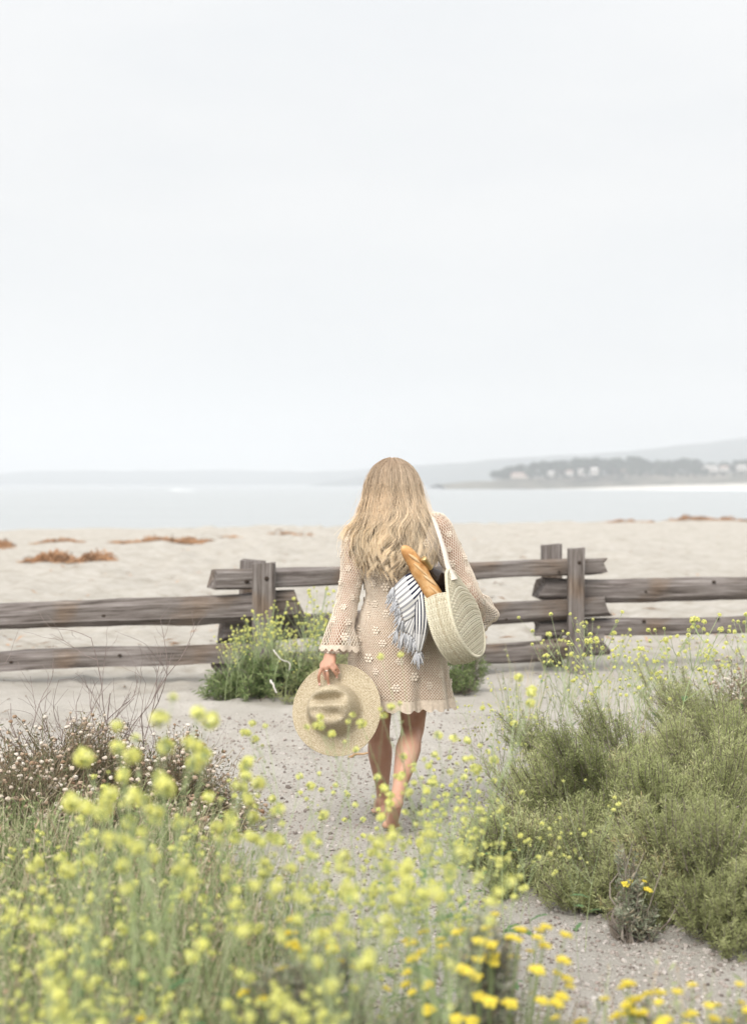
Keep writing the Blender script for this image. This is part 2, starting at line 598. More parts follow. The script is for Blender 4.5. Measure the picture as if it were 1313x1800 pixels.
# pale beach at its foot, a shallow wedge that widens to the right
px_ = np.linspace(935, 1700, 90)
rows = []
for f in np.linspace(0, 1, 6):
    Yk = 855 + f * 66
    w = np.interp(px_, [935, 1010, 1100, 1313, 1700], [0.05, 0.4, 0.9, 1.5, 2.0])
    rows.append(np.stack([(px_ - 656.5) / FPX * 880, np.full(90, Yk) - 26 * w * (1 - f), SEA - 0.25 + f * (2.9 * w) + 0.12 * fbm(px_ * .05, px_ * 0 + f * 3, 3, 5)], -1))
o = link('far_beach', mesh_data('far_beach', np.concatenate(rows), grid_faces(90, 6), m_fsand)); tag(o, 'white strip of beach along the foot of the headland', kind='structure')
m_foam = mat_noise('foam', [(0.62, 0.64, 0.65), (0.82, 0.83, 0.83)], scale=0.4, rough=0.9, spec=0.2)
mb = MB()
for (x0, x1, Yk, hh) in ((1020, 1700, 810, 0.55), (1120, 1700, 765, 0.7), (905, 1080, 850, 0.3), (300, 345, 700, 0.6)):
    n = 60
    q = np.linspace(x0, x1, n); a = np.linspace(0, math.pi, 7)
    env = np.sin(np.linspace(0, math.pi, n))**0.5 * (0.6 + 0.8 * (fbm(q * .03, q * 0, 3, int(Yk)) + .4))
    V = np.stack([np.stack([(q - 656.5) / FPX * Yk, Yk + 5 * math.cos(k) * env + 9 * fbm(q * .02, q * 0 + 9, 2, 3), SEA - 0.1 + hh * env * math.sin(k)], -1) for k in a])
    mb.add(V.reshape(-1, 3), grid_faces(n, 7))
o = mb.build('surf', m_foam); tag(o, 'white lines of low surf off the far beach', kind='stuff')

# trees on the headland: each one a thing (trunk and a crown of leaf clumps)
m_ftree = mat_island('far_leaves', [(0.030, 0.045, 0.035), (0.05, 0.07, 0.05), (0.075, 0.095, 0.06)], rough=0.9, transl=0.1, objvar=0.25)
m_ftrunk = mat_noise('far_bark', [(0.10, 0.085, 0.07), (0.17, 0.15, 0.13)], scale=2)
def far_tree(seed, kind):
    r = np.random.default_rng(seed)
    root = empty('cypress_tree' if kind == 0 else 'pine_tree')
    Hh = 1.0
    tp = spline([(0, 0, 0), (.02, 0, .3), (.05 * r.normal(), .03, .55), (.08 * r.normal(), 0, .8)], 6)
    limbs = [tp]
    cl = []
    for k in range(9 if kind == 0 else 7):
        a = r.uniform(0, 6.28); rad = r.uniform(.1, .42 if kind == 0 else .3)
        z = r.uniform(.55, .92) if kind == 0 else r.uniform(.35, .95)
        if kind == 1: rad *= (1.25 - z)
        c = np.array((rad * math.cos(a), rad * math.sin(a), z)); cl.append(c)
        limbs.append(spline([tp[2] , (tp[2] + c) / 2 + (0, 0, -.03), c], 6))
    V, F = tubes(np.array(limbs), np.array([[.035, .03, .026, .02, .014, .008]]) * np.array([[1.]] + [[.45]] * (len(limbs) - 1)), 5)
    MB().add(V, F).build('trunk', m_ftrunk, root)
    pts, nn = [], 55
    for c in cl + [np.array((0, 0, .85))]:
        d = norm(r.normal(size=(nn, 3)))
        pts.append(c + d * np.array((.16, .16, .085 if kind == 0 else .1)) * r.uniform(.3, 1, (nn, 1)))
    pts = np.concatenate(pts)
    V, F = blades(pts, r.normal(size=pts.shape) + (0, 0, .2), r.uniform(.08, .15, len(pts)), r.uniform(.05, .10, len(pts)))
    MB().add(V, F).build('crown', m_ftree, root)
    return root
protos = [far_tree(300 + i, i % 2) for i in range(6)]
lab = ['hazy flat-topped cypress among the trees on the far headland', 'hazy rounded pine among the trees on the far headland']
spots = []
r = np.random.default_rng(12)
for q in np.linspace(868, 1400, 120):
    q = q + r.normal() * 3
    base_y = np.interp(q, [860, 900, 960, 1050, 1313, 1500], [846, 843, 841, 839, 833, 824]) + r.uniform(-4, 4)
    Yt = r.uniform(915, 1000)
    top = np.interp(q, [860, 880, 930, 985, 1010, 1065, 1085, 1110, 1150, 1210, 1240, 1290, 1313, 1400], [829, 820, 812, 806, 803, 801, 804, 799, 808, 804, 810, 812, 802, 800]) + abs(r.normal()) * 8
    spots.append((q, base_y, top, Yt))
for q in np.linspace(872, 1400, 60):
    q = q + r.normal() * 4
    by = np.interp(q, [860, 900, 960, 1050, 1313, 1500], [848, 846, 845, 843, 838, 830]) + r.uniform(-3, 1)
    spots.append((q, by, by - r.uniform(9, 19), r.uniform(888, 935)))
for i, (q, by, top, Yt) in enumerate(spots):
    pz = P(q, by, Yt); hgt = max(3.5, (by - top) / FPX * Yt)
    o = protos[i % 6] if i < 6 else copy_thing(protos[i % 6], (0, 0, 0))
    o.location = pz - (0, 0, 0.6); o.rotation_euler = (0, 0, r.uniform(0, 6.28)); s = hgt + .6
    o.scale = (s * r.uniform(.9, 1.35),) * 2 + (s,)
    tag(o, lab[(i % 6) % 2], 'tree', 'trees on the far headland')

# houses on the headland
m_wallw = mat_noise('house_wall', [(0.36, 0.335, 0.315), (0.45, 0.43, 0.41)], scale=1)
m_wallt = mat_noise('house_wall_tan', [(0.46, 0.38, 0.33), (0.55, 0.46, 0.40)], scale=1)
m_roofs = [mat_noise('roof_tile', [(0.36, 0.26, 0.22), (0.44, 0.33, 0.28)], scale=2), mat_noise('roof_pale', [(0.44, 0.42, 0.40), (0.53, 0.51, 0.49)], scale=2)]
m_win = mat_plain('dark_window', (0.05, 0.06, 0.07), 0.2, 0.5)
def boxv(c, s):
    c, s = np.array(c, float), np.array(s, float) / 2
    V = np.array([(x, y, z) for z in (-1, 1) for y in (-1, 1) for x in (-1, 1)]) * s + c
    return V, np.array([(0, 2, 3, 1), (4, 5, 7, 6), (0, 1, 5, 4), (2, 6, 7, 3), (0, 4, 6, 2), (1, 3, 7, 5)])
HOUSES = [(912, 838, 36, 9, 0, 0, 'wide tan house low on the tip of the far headland'),
          (968, 834, 14, 8, 1, 1, 'small pale house just right of the wide tan one on the headland'),
          (1000, 833, 16, 8, 1, 0, 'small red-roofed house among trees in the middle of the headland'),
          (1022, 833, 15, 11, 1, 1, 'bright white house with pale roof in the middle of the headland'),
          (1044, 832, 17, 13, 1, 1, 'taller white house beside the bright white one on the headland'),
          (1100, 831, 18, 8, 0, 0, 'tan house with red roof half hidden by headland trees'),
          (1248, 827, 30, 11, 1, 1, 'long white house above the far beach'),
          (1272, 826, 18, 9, 1, 0, 'white house with red roof next to the long white one'),
          (1303, 825, 22, 10, 1, 1, 'white house at the right edge above the far beach')]
for (q, by, w, h, wc, rc, lb) in HOUSES:
    Yh = 895
    p = P(q, by, Yh); W, Hh, D = w / FPX * Yh * .8, h / FPX * Yh * .5, w / FPX * Yh * .6
    root = empty('house', p - (0, 0, .8))
    tag(root, lb, 'house', 'houses on the far headland')
    V, F = boxv((0, 0, Hh / 2 + .4), (W, D, Hh + .8)); MB().add(V, F).build('wall', (m_wallw if wc else m_wallt), root, smooth=False)
    e = .4; zr = Hh + .8; hr = Hh * .55
    V = [(-W/2-e, -D/2-e, zr), (W/2+e, -D/2-e, zr), (W/2+e, D/2+e, zr), (-W/2-e, D/2+e, zr), (-W/2+W*.15, 0, zr + hr), (W/2-W*.15, 0, zr + hr)]
    MB().add(V, [np.array([(0, 1, 5, 4), (2, 3, 4, 5), (3, 2, 1, 0)]), np.array([(1, 2, 5), (3, 0, 4)])]).build('roof', m_roofs[rc], root, smooth=False)
    nw = max(2, int(W / 2.2))
    for k in range(nw):
        V, F = boxv(((k + .5) / nw * W - W / 2, -D / 2 - .03, .8 + Hh * .5), (W / nw * .5, .12, Hh * .45))
        MB().add(V, F).build('window', m_win, root, smooth=False)

# ------------------------------------------------------------------ sea haze
m_haze = bpy.data.materials.new('haze'); m_haze.use_nodes = True
t = m_haze.node_tree; t.nodes.clear()
vo = t.nodes.new('ShaderNodeOutputMaterial'); pv = t.nodes.new('ShaderNodeVolumePrincipled')
pv.inputs['Color'].default_value = (0.80, 0.82, 0.85, 1)
pv.inputs['Density'].default_value = 0.00068
pv.inputs['Anisotropy'].default_value = 0.1
t.links.new(pv.outputs[0], vo.inputs['Volume'])
V, F = boxv((0, 2050, 52), (6000, 4700, 116))
o = MB().add(V, F).build('haze', m_haze, smooth=False); tag(o, 'thin sea haze over the bay', kind='stuff')

# ================================================================== FENCE
m_wood, t, b = new_mat('weathered_wood')
tc = t.nodes.new('ShaderNodeTexCoord')
mp = t.nodes.new('ShaderNodeMapping'); mp.inputs['Scale'].default_value = (0.7, 14, 14)
t.links.new(tc.outputs['Object'], mp.inputs[0])
n1 = t.nodes.new('ShaderNodeTexNoise'); n1.inputs['Scale'].default_value = 3.2; n1.inputs['Detail'].default_value = 8; n1.inputs['Roughness'].default_value = 0.65
t.links.new(mp.outputs[0], n1.inputs['Vector'])
r1 = ramp(t, [(0.030, 0.024, 0.020), (0.115, 0.098, 0.088), (0.195, 0.174, 0.162), (0.33, 0.308, 0.290)], [0.31, 0.43, 0.58, 0.74])
t.links.new(n1.outputs['Fac'], r1.inputs[0])
n2 = t.nodes.new('ShaderNodeTexNoise'); n2.inputs['Scale'].default_value = 2.3; n2.inputs['Detail'].default_value = 4
t.links.new(tc.outputs['Object'], n2.inputs['Vector'])
r2 = ramp(t, [(1.0, 0.86, 0.72), (1, 1, 1), (1.12, 1.12, 1.15)], [0.36, 0.5, 0.68])
t.links.new(n2.outputs['Fac'], r2.inputs[0])
mm = t.nodes.new('ShaderNodeMix'); mm.data_type = 'RGBA'; mm.blend_type = 'MULTIPLY'; mm.inputs['Factor'].default_value = 1
t.links.new(r1.outputs[0], mm.inputs[6]); t.links.new(r2.outputs[0], mm.inputs[7])
# bleached upper faces: weathering by sun and rain
t.links.new(mm.outputs[2], b.inputs['Base Color'])
b.inputs['Roughness'].default_value = 0.88; b.inputs['Specular IOR Level'].default_value = 0.2
bp = t.nodes.new('ShaderNodeBump'); bp.inputs['Strength'].default_value = 0.8; bp.inputs['Distance'].default_value = 0.012
t.links.new(n1.outputs['Fac'], bp.inputs['Height']); t.links.new(bp.outputs[0], b.inputs['Normal'])
m_knot = mat_plain('knot_hole', (0.045, 0.034, 0.027), 0.95, 0.05)


def rail(p0, p1, h0, h1, dep, seed, parent, knots=()):
    """split log: irregular faceted section that swells and dips along its length; local x runs along it"""
    r = np.random.default_rng(seed)
    p0, p1 = np.array(p0), np.array(p1)
    d = p1 - p0; Ln = np.linalg.norm(d)
    n, k = 26, 7
    ang = np.array([0.25, 0.95, 1.9, 2.75, 3.7, 4.6, 5.5]) + r.normal(size=k) * 0.12
    s = np.linspace(0, 1, n)
    V = np.zeros((n, k, 3))
    rad0 = np.array([r.uniform(.86, 1.12) for _ in range(k)])
    for i, f in enumerate(s):
        hz = (h0 * (1 - f) + h1 * f) / 2
        for j in range(k):
            q = rad0[j] * (1 + 0.24 * float(vnoise(f * 6 + j * 3.1, j * 1.7 + .5, seed)) + 0.10 * float(vnoise(f * 19 + j, j * 2.7, seed + 3)))
            cy, cz = math.cos(ang[j]), math.sin(ang[j])
            m = max(abs(cy), abs(cz))**0.55          # between round and square
            V[i, j] = (f * Ln, dep / 2 * cy / m * q, hz * cz / m * q)
        V[i, :, 1] += 0.03 * float(vnoise(f * 3, .3, seed + 9)); V[i, :, 2] += 0.05 * float(vnoise(f * 2.6, .7, seed + 5))
    # ends cut unevenly
    V[0, :, 0] += r.uniform(-.035, .035, k) + V[0, :, 2] * r.uniform(-.3, .3); V[-1, :, 0] += r.uniform(-.035, .035, k) + V[-1, :, 2] * r.uniform(-.3, .3)
    idx = np.arange(n * k).reshape(n, k); j2 = np.roll(idx, -1, 1)
    q = np.stack([idx[:-1], j2[:-1], j2[1:], idx[1:]], -1).reshape(-1, 4)[:, ::-1]
    Vv = np.concatenate([V.reshape(-1, 3), V[0].mean(0)[None] + (0.01, 0, 0), V[-1].mean(0)[None] - (0.01, 0, 0)])
    c = n * k
    tr = [(c, idx[0, j], idx[0, (j + 1) % k]) for j in range(k)] + [(c + 1, idx[-1, (j + 1) % k], idx[-1, j]) for j in range(k)]
    mb = MB().add(Vv, [q, np.array(tr)[:, ::-1]])
    o = mb.build('rail', m_wood, parent, smooth=False)
    o.location = p0
    o.rotation_euler = (0, -math.asin(d[2] / Ln), math.atan2(d[1], d[0]))
    for (f, zz, rr) in knots:
        kv, kf = sphere((f * Ln, -dep / 2 * 0.93, zz), (rr * 1.0, 0.010, rr * .62), 10, 6)
        ko = MB().add(kv, kf).build('knot', m_knot, o)
    return o


def post(px0, px1, ytop, ybase, Y, seed, parent, hole=None, deep=0.5, lean=0.0):
    r = np.random.default_rng(seed)
    a, c = P(px0, ytop, Y), P(px1, ytop, Y)
    w = c[0] - a[0]; top = a[2]; base = P(px0, ybase, Y)[2] - .35
    n = 12
    rows = []
    for i, f in enumerate(np.linspace(0, 1, n)):
        z = (top - base) * f
        wob = 0.012 * float(vnoise(f * 4, .5, seed)); e = 0.006
        hw, hd = w / 2 * (1 + .05 * float(vnoise(f * 5, 2.5, seed))), w * deep
        ring = [(-hw + e, -hd), (hw - e, -hd), (hw, -hd + e), (hw, hd - e), (hw - e, hd), (-hw + e, hd), (-hw, hd - e), (-hw, -hd + e)]
        rows.append([(z, y + wob * .6, -x - wob) for (x, y) in ring])
    V = np.array(rows).astype(float)
    V[-1, :, 0] += r.uniform(-.006, .006, 8) - V[-1, :, 2] * r.uniform(-.12, .12)
    k = 8
    idx = np.arange(n * k).reshape(n, k); j2 = np.roll(idx, -1, 1)
    q = np.stack([idx[:-1], j2[:-1], j2[1:], idx[1:]], -1).reshape(-1, 4)
    Vv = np.concatenate([V.reshape(-1, 3), V[-1].mean(0)[None]])
    tr = np.array([(n * k, idx[-1, j], idx[-1, (j + 1) % k]) for j in range(k)])
    o = MB().add(Vv, [q, tr]).build('post', m_wood, parent, smooth=False)
    # local x runs up the post so that the grain does too
    o.location = ((a[0] + c[0]) / 2, Y + w * deep, base)
    o.rotation_euler = (0, -math.pi / 2 + lean, 0)
    if hole:
        hx, hy, hr = hole
        hp = P(hx, hy, Y)
        kv, kf = sphere((hp[2] - base, -w * deep - 0.001, -(hp[0] - (a[0] + c[0]) / 2)), (hr, 0.01, hr), 12, 6)
        MB().add(kv, kf).build('bolt_hole', m_knot, o)
    return o


fence = empty('split_rail_fence', (0, 0, 0))
tag(fence, 'weathered grey split-rail fence zigzagging between the path and the beach', 'fence')


def rail_px(xa, ya0, ya1, Ya, xb, yb0, yb1, Yb, dep, seed, knots=()):
    """rail whose upper/lower edges run from (xa, ya0..ya1) at distance Ya to (xb, yb0..yb1) at Yb"""
    p0, p1 = P(xa, (ya0 + ya1) / 2, Ya), P(xb, (yb0 + yb1) / 2, Yb)
    return rail(p0, p1, (ya1 - ya0) / FPX * Ya, (yb1 - yb0) / FPX * Yb, dep, seed, fence, knots)


# left section
rail_px(-120, 1068, 1112, 11.25, 524, 1036, 1085, 11.42, .17, 11, [(.47, -.02, .022), (.12, .02, .012)])
rail_px(-120, 1155, 1190, 11.25, 470, 1130, 1166, 11.45, .16, 12, [(.24, .02, .018), (.56, .04, .016)])
# middle section
rail_px(375, 1001, 1040, 11.30, 1058, 981, 1012, 12.25, .17, 23, [(.075, -.01, .020), (.87, -.02, .012)])
rail_px(388, 1088, 1133, 11.50, 1065, 1047, 1082, 12.25, .17, 14, [(.72, -.05, .014)])
rail_px(384, 1163, 1200, 11.50, 1059, 1116, 1150, 12.25, .17, 35, [(.86, .07, .012)])
# right section
rail_px(946, 1013, 1054, 12.20, 1440, 1010, 1052, 12.70, .17, 26, [(.36, -.03, .012), (.60, .05, .02)])
rail_px(941, 1086, 1119, 12.20, 1440, 1076, 1110, 12.70, .16, 37, [(.36, .04, .020), (.62, .05, .018)])
# posts: a pair at each corner, one before and one behind the rails
post(443, 482, 991, 1222, 11.16, 1, fence, hole=(469, 1017, .018))
post(414, 456, 986, 1190, 11.70, 2, fence, lean=.03)
post(1000, 1028, 964, 1180, 12.02, 3, fence, hole=(1018, 989, .016))
post(954, 988, 958, 1160, 12.48, 4, fence)

# ================================================================== PLANTS
m_stem = mat_island('mustard_stem', [(0.25, 0.34, 0.14), (0.36, 0.44, 0.22), (0.47, 0.52, 0.31)], rough=0.6, transl=0.15, objvar=0.15)
m_petal = mat_island('mustard_petal', [(0.74, 0.73, 0.19), (0.81, 0.80, 0.30), (0.86, 0.86, 0.44)], rough=0.6, transl=0.45, objvar=0.08)
m_bud = mat_island('mustard_bud', [(0.38, 0.45, 0.10), (0.52, 0.55, 0.14)], rough=0.6, transl=0.2)
m_leafg = mat_island('mustard_leaf', [(0.06, 0.13, 0.05), (0.10, 0.19, 0.08), (0.16, 0.24, 0.11)], rough=0.6, transl=0.3)


def flower_data(seed, rad, npet, nbud):
    """a round head of small four-petalled flowers with green buds at its middle"""
    r = np.random.default_rng(seed)
    mb = MB()
    d = norm(r.normal(size=(npet, 3)) + (0, 0, .35))
    c = d * rad * r.uniform(.75, 1.05, (npet, 1)) * (1, 1, .8)
    for k in range(4):
        fr = frames(d, np.full(npet, k * math.pi / 2) + r.uniform(0, .5, npet))
        out_ = fr[:, :, 0] + d * .25
        V, F = blades(c, out_, rad * .55, rad * .42, side=d)
        mb.add(V, F, 0)
    # flower stalks
    V, F = tubes(np.stack([np.zeros_like(c) - (0, 0, rad * .9), c * .5 - (0, 0, rad * .3), c], 1), np.array([[.0008, .0007, .0006]]), 3)
    mb.add(V, F, 1)
    for k in range(nbud):
        p = r.normal(size=3) * rad * .28 + (0, 0, rad * .75)
        V, F = sphere(p, (rad * .11, rad * .11, rad * .17), 5, 4)
        mb.add(V, F, 2)
    return mb.data('flower_head', [m_petal, m_stem, m_bud], smooth=False)


FL = [flower_data(40 + i, rd, n_, b_) for i, (rd, n_, b_) in enumerate(((.0105, 17, 7), (.0128, 22, 7), (.0082, 11, 10), (.0140, 26, 8)))]
FLS = [flower_data(60 + i, rd, n_, b_) for i, (rd, n_, b_) in enumerate(((.0120, 22, 5), (.0150, 26, 6)))]


def leaf_data(seed, ln, wd_):
    r = np.random.default_rng(seed)
    n = 9
    f = np.linspace(0, 1, n)
    w = wd_ * np.sin(f * math.pi)**.7 * (1 + .35 * np.sin(f * 19)) * .5
    x = f * ln; z = -ln * .35 * f**2 + ln * .25 * f
    V = np.concatenate([np.stack([x, -w, z + w * .3], -1), np.stack([x, w * 0, z], -1), np.stack([x, w, z + w * .3], -1)])
    return mesh_data('leaf', V, grid_faces(n, 3), m_leafg)


LF = [leaf_data(70, .11, .030), leaf_data(71, .075, .020)]


def mustard(seed, h, nbr, heads, lean=.12, thick=.0030, spread=.5, leaves=3, low=.35, pods=True):
    """a branching mustard plant: stem mesh, flower heads and leaves as parts; root at origin"""
    r = np.random.default_rng(seed)
    root = empty('mustard_plant')
    mb = MB()
    a = r.uniform(0, 6.28)
    main = spline([(0, 0, 0), (lean * .15 * math.cos(a), lean * .15 * math.sin(a), h * .33), (lean * .5 * math.cos(a) + r.normal() * .015, lean * .5 * math.sin(a) + r.normal() * .015, h * .7),
                   (lean * math.cos(a), lean * math.sin(a), h)], 12)
    V, F = tubes(main, np.linspace(thick, thick * .35, 12), 5); mb.add(V, F, 0)
    tips = [(main[-1], main[-1] - main[-2])]
    for k in range(nbr):
        f = r.uniform(low, .93)
        i = int(f * 11); p = main[i]
        aa = k * 2.4 + r.normal() * .5
        ln = h * (1.05 - f) * r.uniform(.45, .95) + .05
        d = np.array((math.cos(aa) * spread, math.sin(aa) * spread, r.uniform(.55, 1.1)))
        q = spline([p, p + d * ln * .45, p + d * ln * .8 + (0, 0, .22 * ln)], 7)
        V, F = tubes(q, np.linspace(thick * .5, thick * .26, 7), 4); mb.add(V, F, 0)
        tips.append((q[-1], q[-1] - q[-2]))
        if r.random() < .6:            # a side twig
            a2 = aa + r.choice((-1, 1)) * r.uniform(.5, 1.2); l2 = ln * r.uniform(.35, .6)
            d2 = np.array((math.cos(a2) * spread * 1.2, math.sin(a2) * spread * 1.2, r.uniform(.5, 1.0)))
            q2 = spline([q[3], q[3] + d2 * l2 * .5, q[3] + d2 * l2 + (0, 0, .1 * l2)], 6)
            V, F = tubes(q2, np.linspace(thick * .36, thick * .24, 6), 3); mb.add(V, F, 0)
            tips.append((q2[-1], q2[-1] - q2[-2]))
        if pods:                       # seed pods held along the branch
            n = 7
            ii = r.integers(2, 6, n)
            V, F = blades(q[ii], norm(q[ii] - q[ii - 1]) + r.normal(size=(n, 3)) * .35, r.uniform(.010, .02, n), .0028); mb.add(V, F, 0)
    mb.build('stem', [m_stem], root)
    root['top'] = float(max(p[2] for p, d in tips))
    for (p, d) in tips:
        o = link('flower_head', heads[r.integers(len(heads))], root, p)
        o.rotation_euler = Vector(d).to_track_quat('Z', 'Y').to_euler()
        s = r.uniform(.75, 1.2); o.scale = (s, s, s)
    for k in range(leaves):
        i = r.integers(1, 7)
        o = link('leaf', LF[r.integers(2)], root, main[i])
        o.rotation_euler = (r.normal() * .2, r.normal() * .3 - .2, r.uniform(0, 6.28))
        s = r.uniform(.7, 1.3); o.scale = (s, s, s)
    return root


def place(protos, used, x, y, rz, s, label, group, dz=0.0):
    k = rnd.randrange(len(protos))
    s = s / protos[k]['top']
    z = gz(x, y) - .01 + dz
    if k not in used:
        used.add(k); o = protos[k]; o.location = (x, y, z); o.rotation_euler = (0, 0, rz); o.scale = (s, s, s)
    else:
        o = copy_thing(protos[k], (x, y, z), rz, s)
    tag(o, label, 'flowering plant', group)
    return o


# --- the drift that fills the lower left, near the lens and out of focus
near_p = [mustard(100 + i, 1.0, nb, FL, lean=.16, thick=.0029, spread=.42, leaves=4, low=lo) for i, (nb, lo) in enumerate(((7, .3), (9, .25), (6, .4), (8, .3), (10, .3), (7, .45)))]
u = set()
LAB_N = 'tall mustard plant with soft yellow flower heads in the dense foreground drift'
GRP_N = 'mustard plants of the foreground drift'
cnt = 0
while cnt < 94:
    Yk = rnd.uniform(2.25, 4.7)
    px = rnd.uniform(-60, 800)
    if px > 560 and rnd.random() < (px - 560) / 330: continue
    hmax = {True: 1.13, False: .98}[px < 560]
    h = rnd.uniform(.42, hmax)
    ytop = 850 + (1.56 - h) * FPX / Yk
    lim = np.interp(px, [0, 120, 250, 420, 520, 640, 800], [1360, 1340, 1330, 1330, 1360, 1340, 1340])
    if ytop < lim + abs(rnd.gauss(0, 150)): continue
    if 500 < px < 690 and ytop < 1345: continue
    x = (px - 656.5) / FPX * Yk
    place(near_p, u, x, Yk, rnd.uniform(0, 6.28), h, LAB_N, GRP_N); cnt += 1
# tall strays that reach higher in the picture
for (px, ytop, Yk) in ((222, 1222, 2.9), (370, 1205, 2.8), (232, 1275, 3.0), (70, 1372, 2.6), (150, 1352, 2.9), (425, 1330, 3.2), (300, 1340, 3.1)):
    h = 1.56 - (ytop - 850) / FPX * Yk
    place(near_p, u, (px - 656.5) / FPX * Yk, Yk, rnd.uniform(0, 6.28), h / 1.0, 'lanky mustard plant rising above the others in the left foreground', 'taller mustard plants at the left')

# --- slender plants between the lens and her legs
mid_p = [mustard(130 + i, 1.0, nb, FL[:3], lean=.22, thick=.0023, spread=.55, leaves=3, low=lo) for i, (nb, lo) in enumerate(((7, .45), (8, .4), (6, .5), (9, .35)))]
u = set()
for k in range(44):
    while True:
        px = rnd.gauss(720, 90); Yk = rnd.uniform(3.3, 5.4)
        h = rnd.uniform(.42, .80)
        ytop = 850 + (1.56 - h) * FPX / Yk
        if 520 < px < 905 and ytop > 1300 + abs(px - 720) * .25 and not (abs(px - 690) < 50 and ytop < 1450): break
    place(mid_p, u, (px - 656.5) / FPX * Yk, Yk, rnd.uniform(0, 6.28), h, 'slender mustard plant with yellow heads in front of the bare legs', 'mustard plants before the woman')
for (px, ytop, Yk) in ((640, 1235, 4.0), (765, 1215, 4.1), (797, 1150, 4.0), (541, 1240, 4.1), (735, 1310, 4.0), (890, 1250, 4.6)):
    h = 1.56 - (ytop - 850) / FPX * Yk
    place(mid_p, u, (px - 656.5) / FPX * Yk, Yk, rnd.uniform(0, 6.28), h, 'tall thin mustard plant whose heads overlap the hat and dress hem', 'taller mustard plants before the woman')

# --- in front of the big sage bush at the right
for (px, ytop, Yk) in ((900, 1470, 4.3), (945, 1385, 4.5), (1020, 1455, 4.6), (1030, 1360, 4.9), (880, 1480, 4.2), (840, 1555, 3.9)):
    h = 1.56 - (ytop - 850) / FPX * Yk
    place(mid_p, u, (px - 656.5) / FPX * Yk, Yk, rnd.uniform(0, 6.28), h * .97, 'single mustard stalk standing in front of the large sage bush', 'mustard stalks before the sage bush')

# --- thin airy plants on the sand at the right, before the fence
thin_p = [mustard(160 + i, 1.0, nb, FLS, lean=.30, thick=.0042, spread=.75, leaves=1, low=lo) for i, (nb, lo) in enumerate(((9, .3), (11, .35), (8, .25), (10, .3)))]
u = set()
for k in range(30):
    px = rnd.uniform(900, 1345); Yk = rnd.uniform(7.6, 10.6)
    ytop = rnd.uniform(1060, 1215) - (px - 900) * .07
    h = min(.86, max(.28, 1.56 - (ytop - 850) / FPX * Yk))
    place(thin_p, u, (px - 656.5) / FPX * Yk, Yk, rnd.uniform(0, 6.28), h, 'airy thin-stemmed mustard plant on the sand before the right-hand rails', 'thin mustard plants by the right of the fence')
for k in range(8):
    px = rnd.uniform(800, 960); Yk = rnd.uniform(6.6, 9)
    h = rnd.uniform(.25, .45)
    place(thin_p, u, (px - 656.5) / FPX * Yk, Yk, rnd.uniform(0, 6.28), h, 'low wiry mustard plant on open sand between the dress and the sage bush', 'low mustard plants on the open sand')

# --- against the left fence post
post_p = [mustard(180 + i, 1.0, nb, FLS, lean=.2, thick=.0065, spread=.55, leaves=4, low=lo) for i, (nb, lo) in enumerate(((12, .35), (14, .3), (11, .4)))]
u = set()
for (px, ytop, Yk) in ((470, 1052, 10.7), (445, 1085, 10.5), (500, 1060, 10.6), (415, 1100, 10.4), (530, 1080, 10.7), (565, 1075, 10.9), (540, 1015, 11.0), (555, 1050, 10.6), (585, 1040, 10.8),
                       (395, 1125, 10.3), (430, 1120, 10.3), (480, 1100, 10.3), (520, 1110, 10.4), (560, 1120, 10.5), (500, 1130, 10.2), (590, 1110, 10.8), (455, 1070, 10.6), (487, 1072, 10.55), (515, 1088, 10.5), (548, 1095, 10.5), (575, 1090, 10.7), (440, 1105, 10.4), (405, 1110, 10.4), (425, 1092, 10.5)):
    h = 1.56 - (ytop - 850) / FPX * Yk
    place(post_p, u, (px - 656.5) / FPX * Yk, Yk, rnd.uniform(0, 6.28), h * .95, 'yellow mustard plant growing in the clump at the left fence post', 'mustard plants at the left fence post')


# ------------------------------------------------------------------ shrubs
def dome_points(r, n, rx, ry, h, lump, seed, inner=.55):
    d = norm(r.normal(size=(n, 3))); d[:, 2] = np.abs(d[:, 2])
    az = np.arctan2(d[:, 1], d[:, 0])
    q = 1 + lump * (vnoise(az * 2.2 + d[:, 2] * 3, d[:, 2] * 4 + 3, seed) * 1.3 + vnoise(az * 5 + 9, d[:, 2] * 7, seed + 2) * .7)
    f = inner + (1 - inner) * r.random(n)**.5
    p = d * np.array((rx, ry, h)) * (q * f)[:, None]
    return p, d, f


def sprig_data(seed, n, ln, nl, nw, up=.8):
    """one twig tip with needle leaves, along +z, length 1 unit = ln"""
    r = np.random.default_rng(seed)
    z = np.sort(r.uniform(.05, 1, n)) * ln
    a = np.arange(n) * 2.4 + r.normal(size=n) * .4
    base = np.stack([np.zeros(n), np.zeros(n), z], -1)
    d = np.stack([np.cos(a), np.sin(a), np.full(n, up) + r.normal(size=n) * .25], -1)
    V, F = blades(base, d, nl * r.uniform(.6, 1.1, n), nw)
    T, G = tubes(np.array([[0, 0, 0], [0, 0, ln * .5], [0, 0, ln]]), [.0016, .0013, .0008], 3)
    return V, F, T, G


m_twig = mat_island('sage_twig', [(0.12, 0.095, 0.075), (0.22, 0.185, 0.155), (0.34, 0.30, 0.26)], rough=0.9, transl=0)


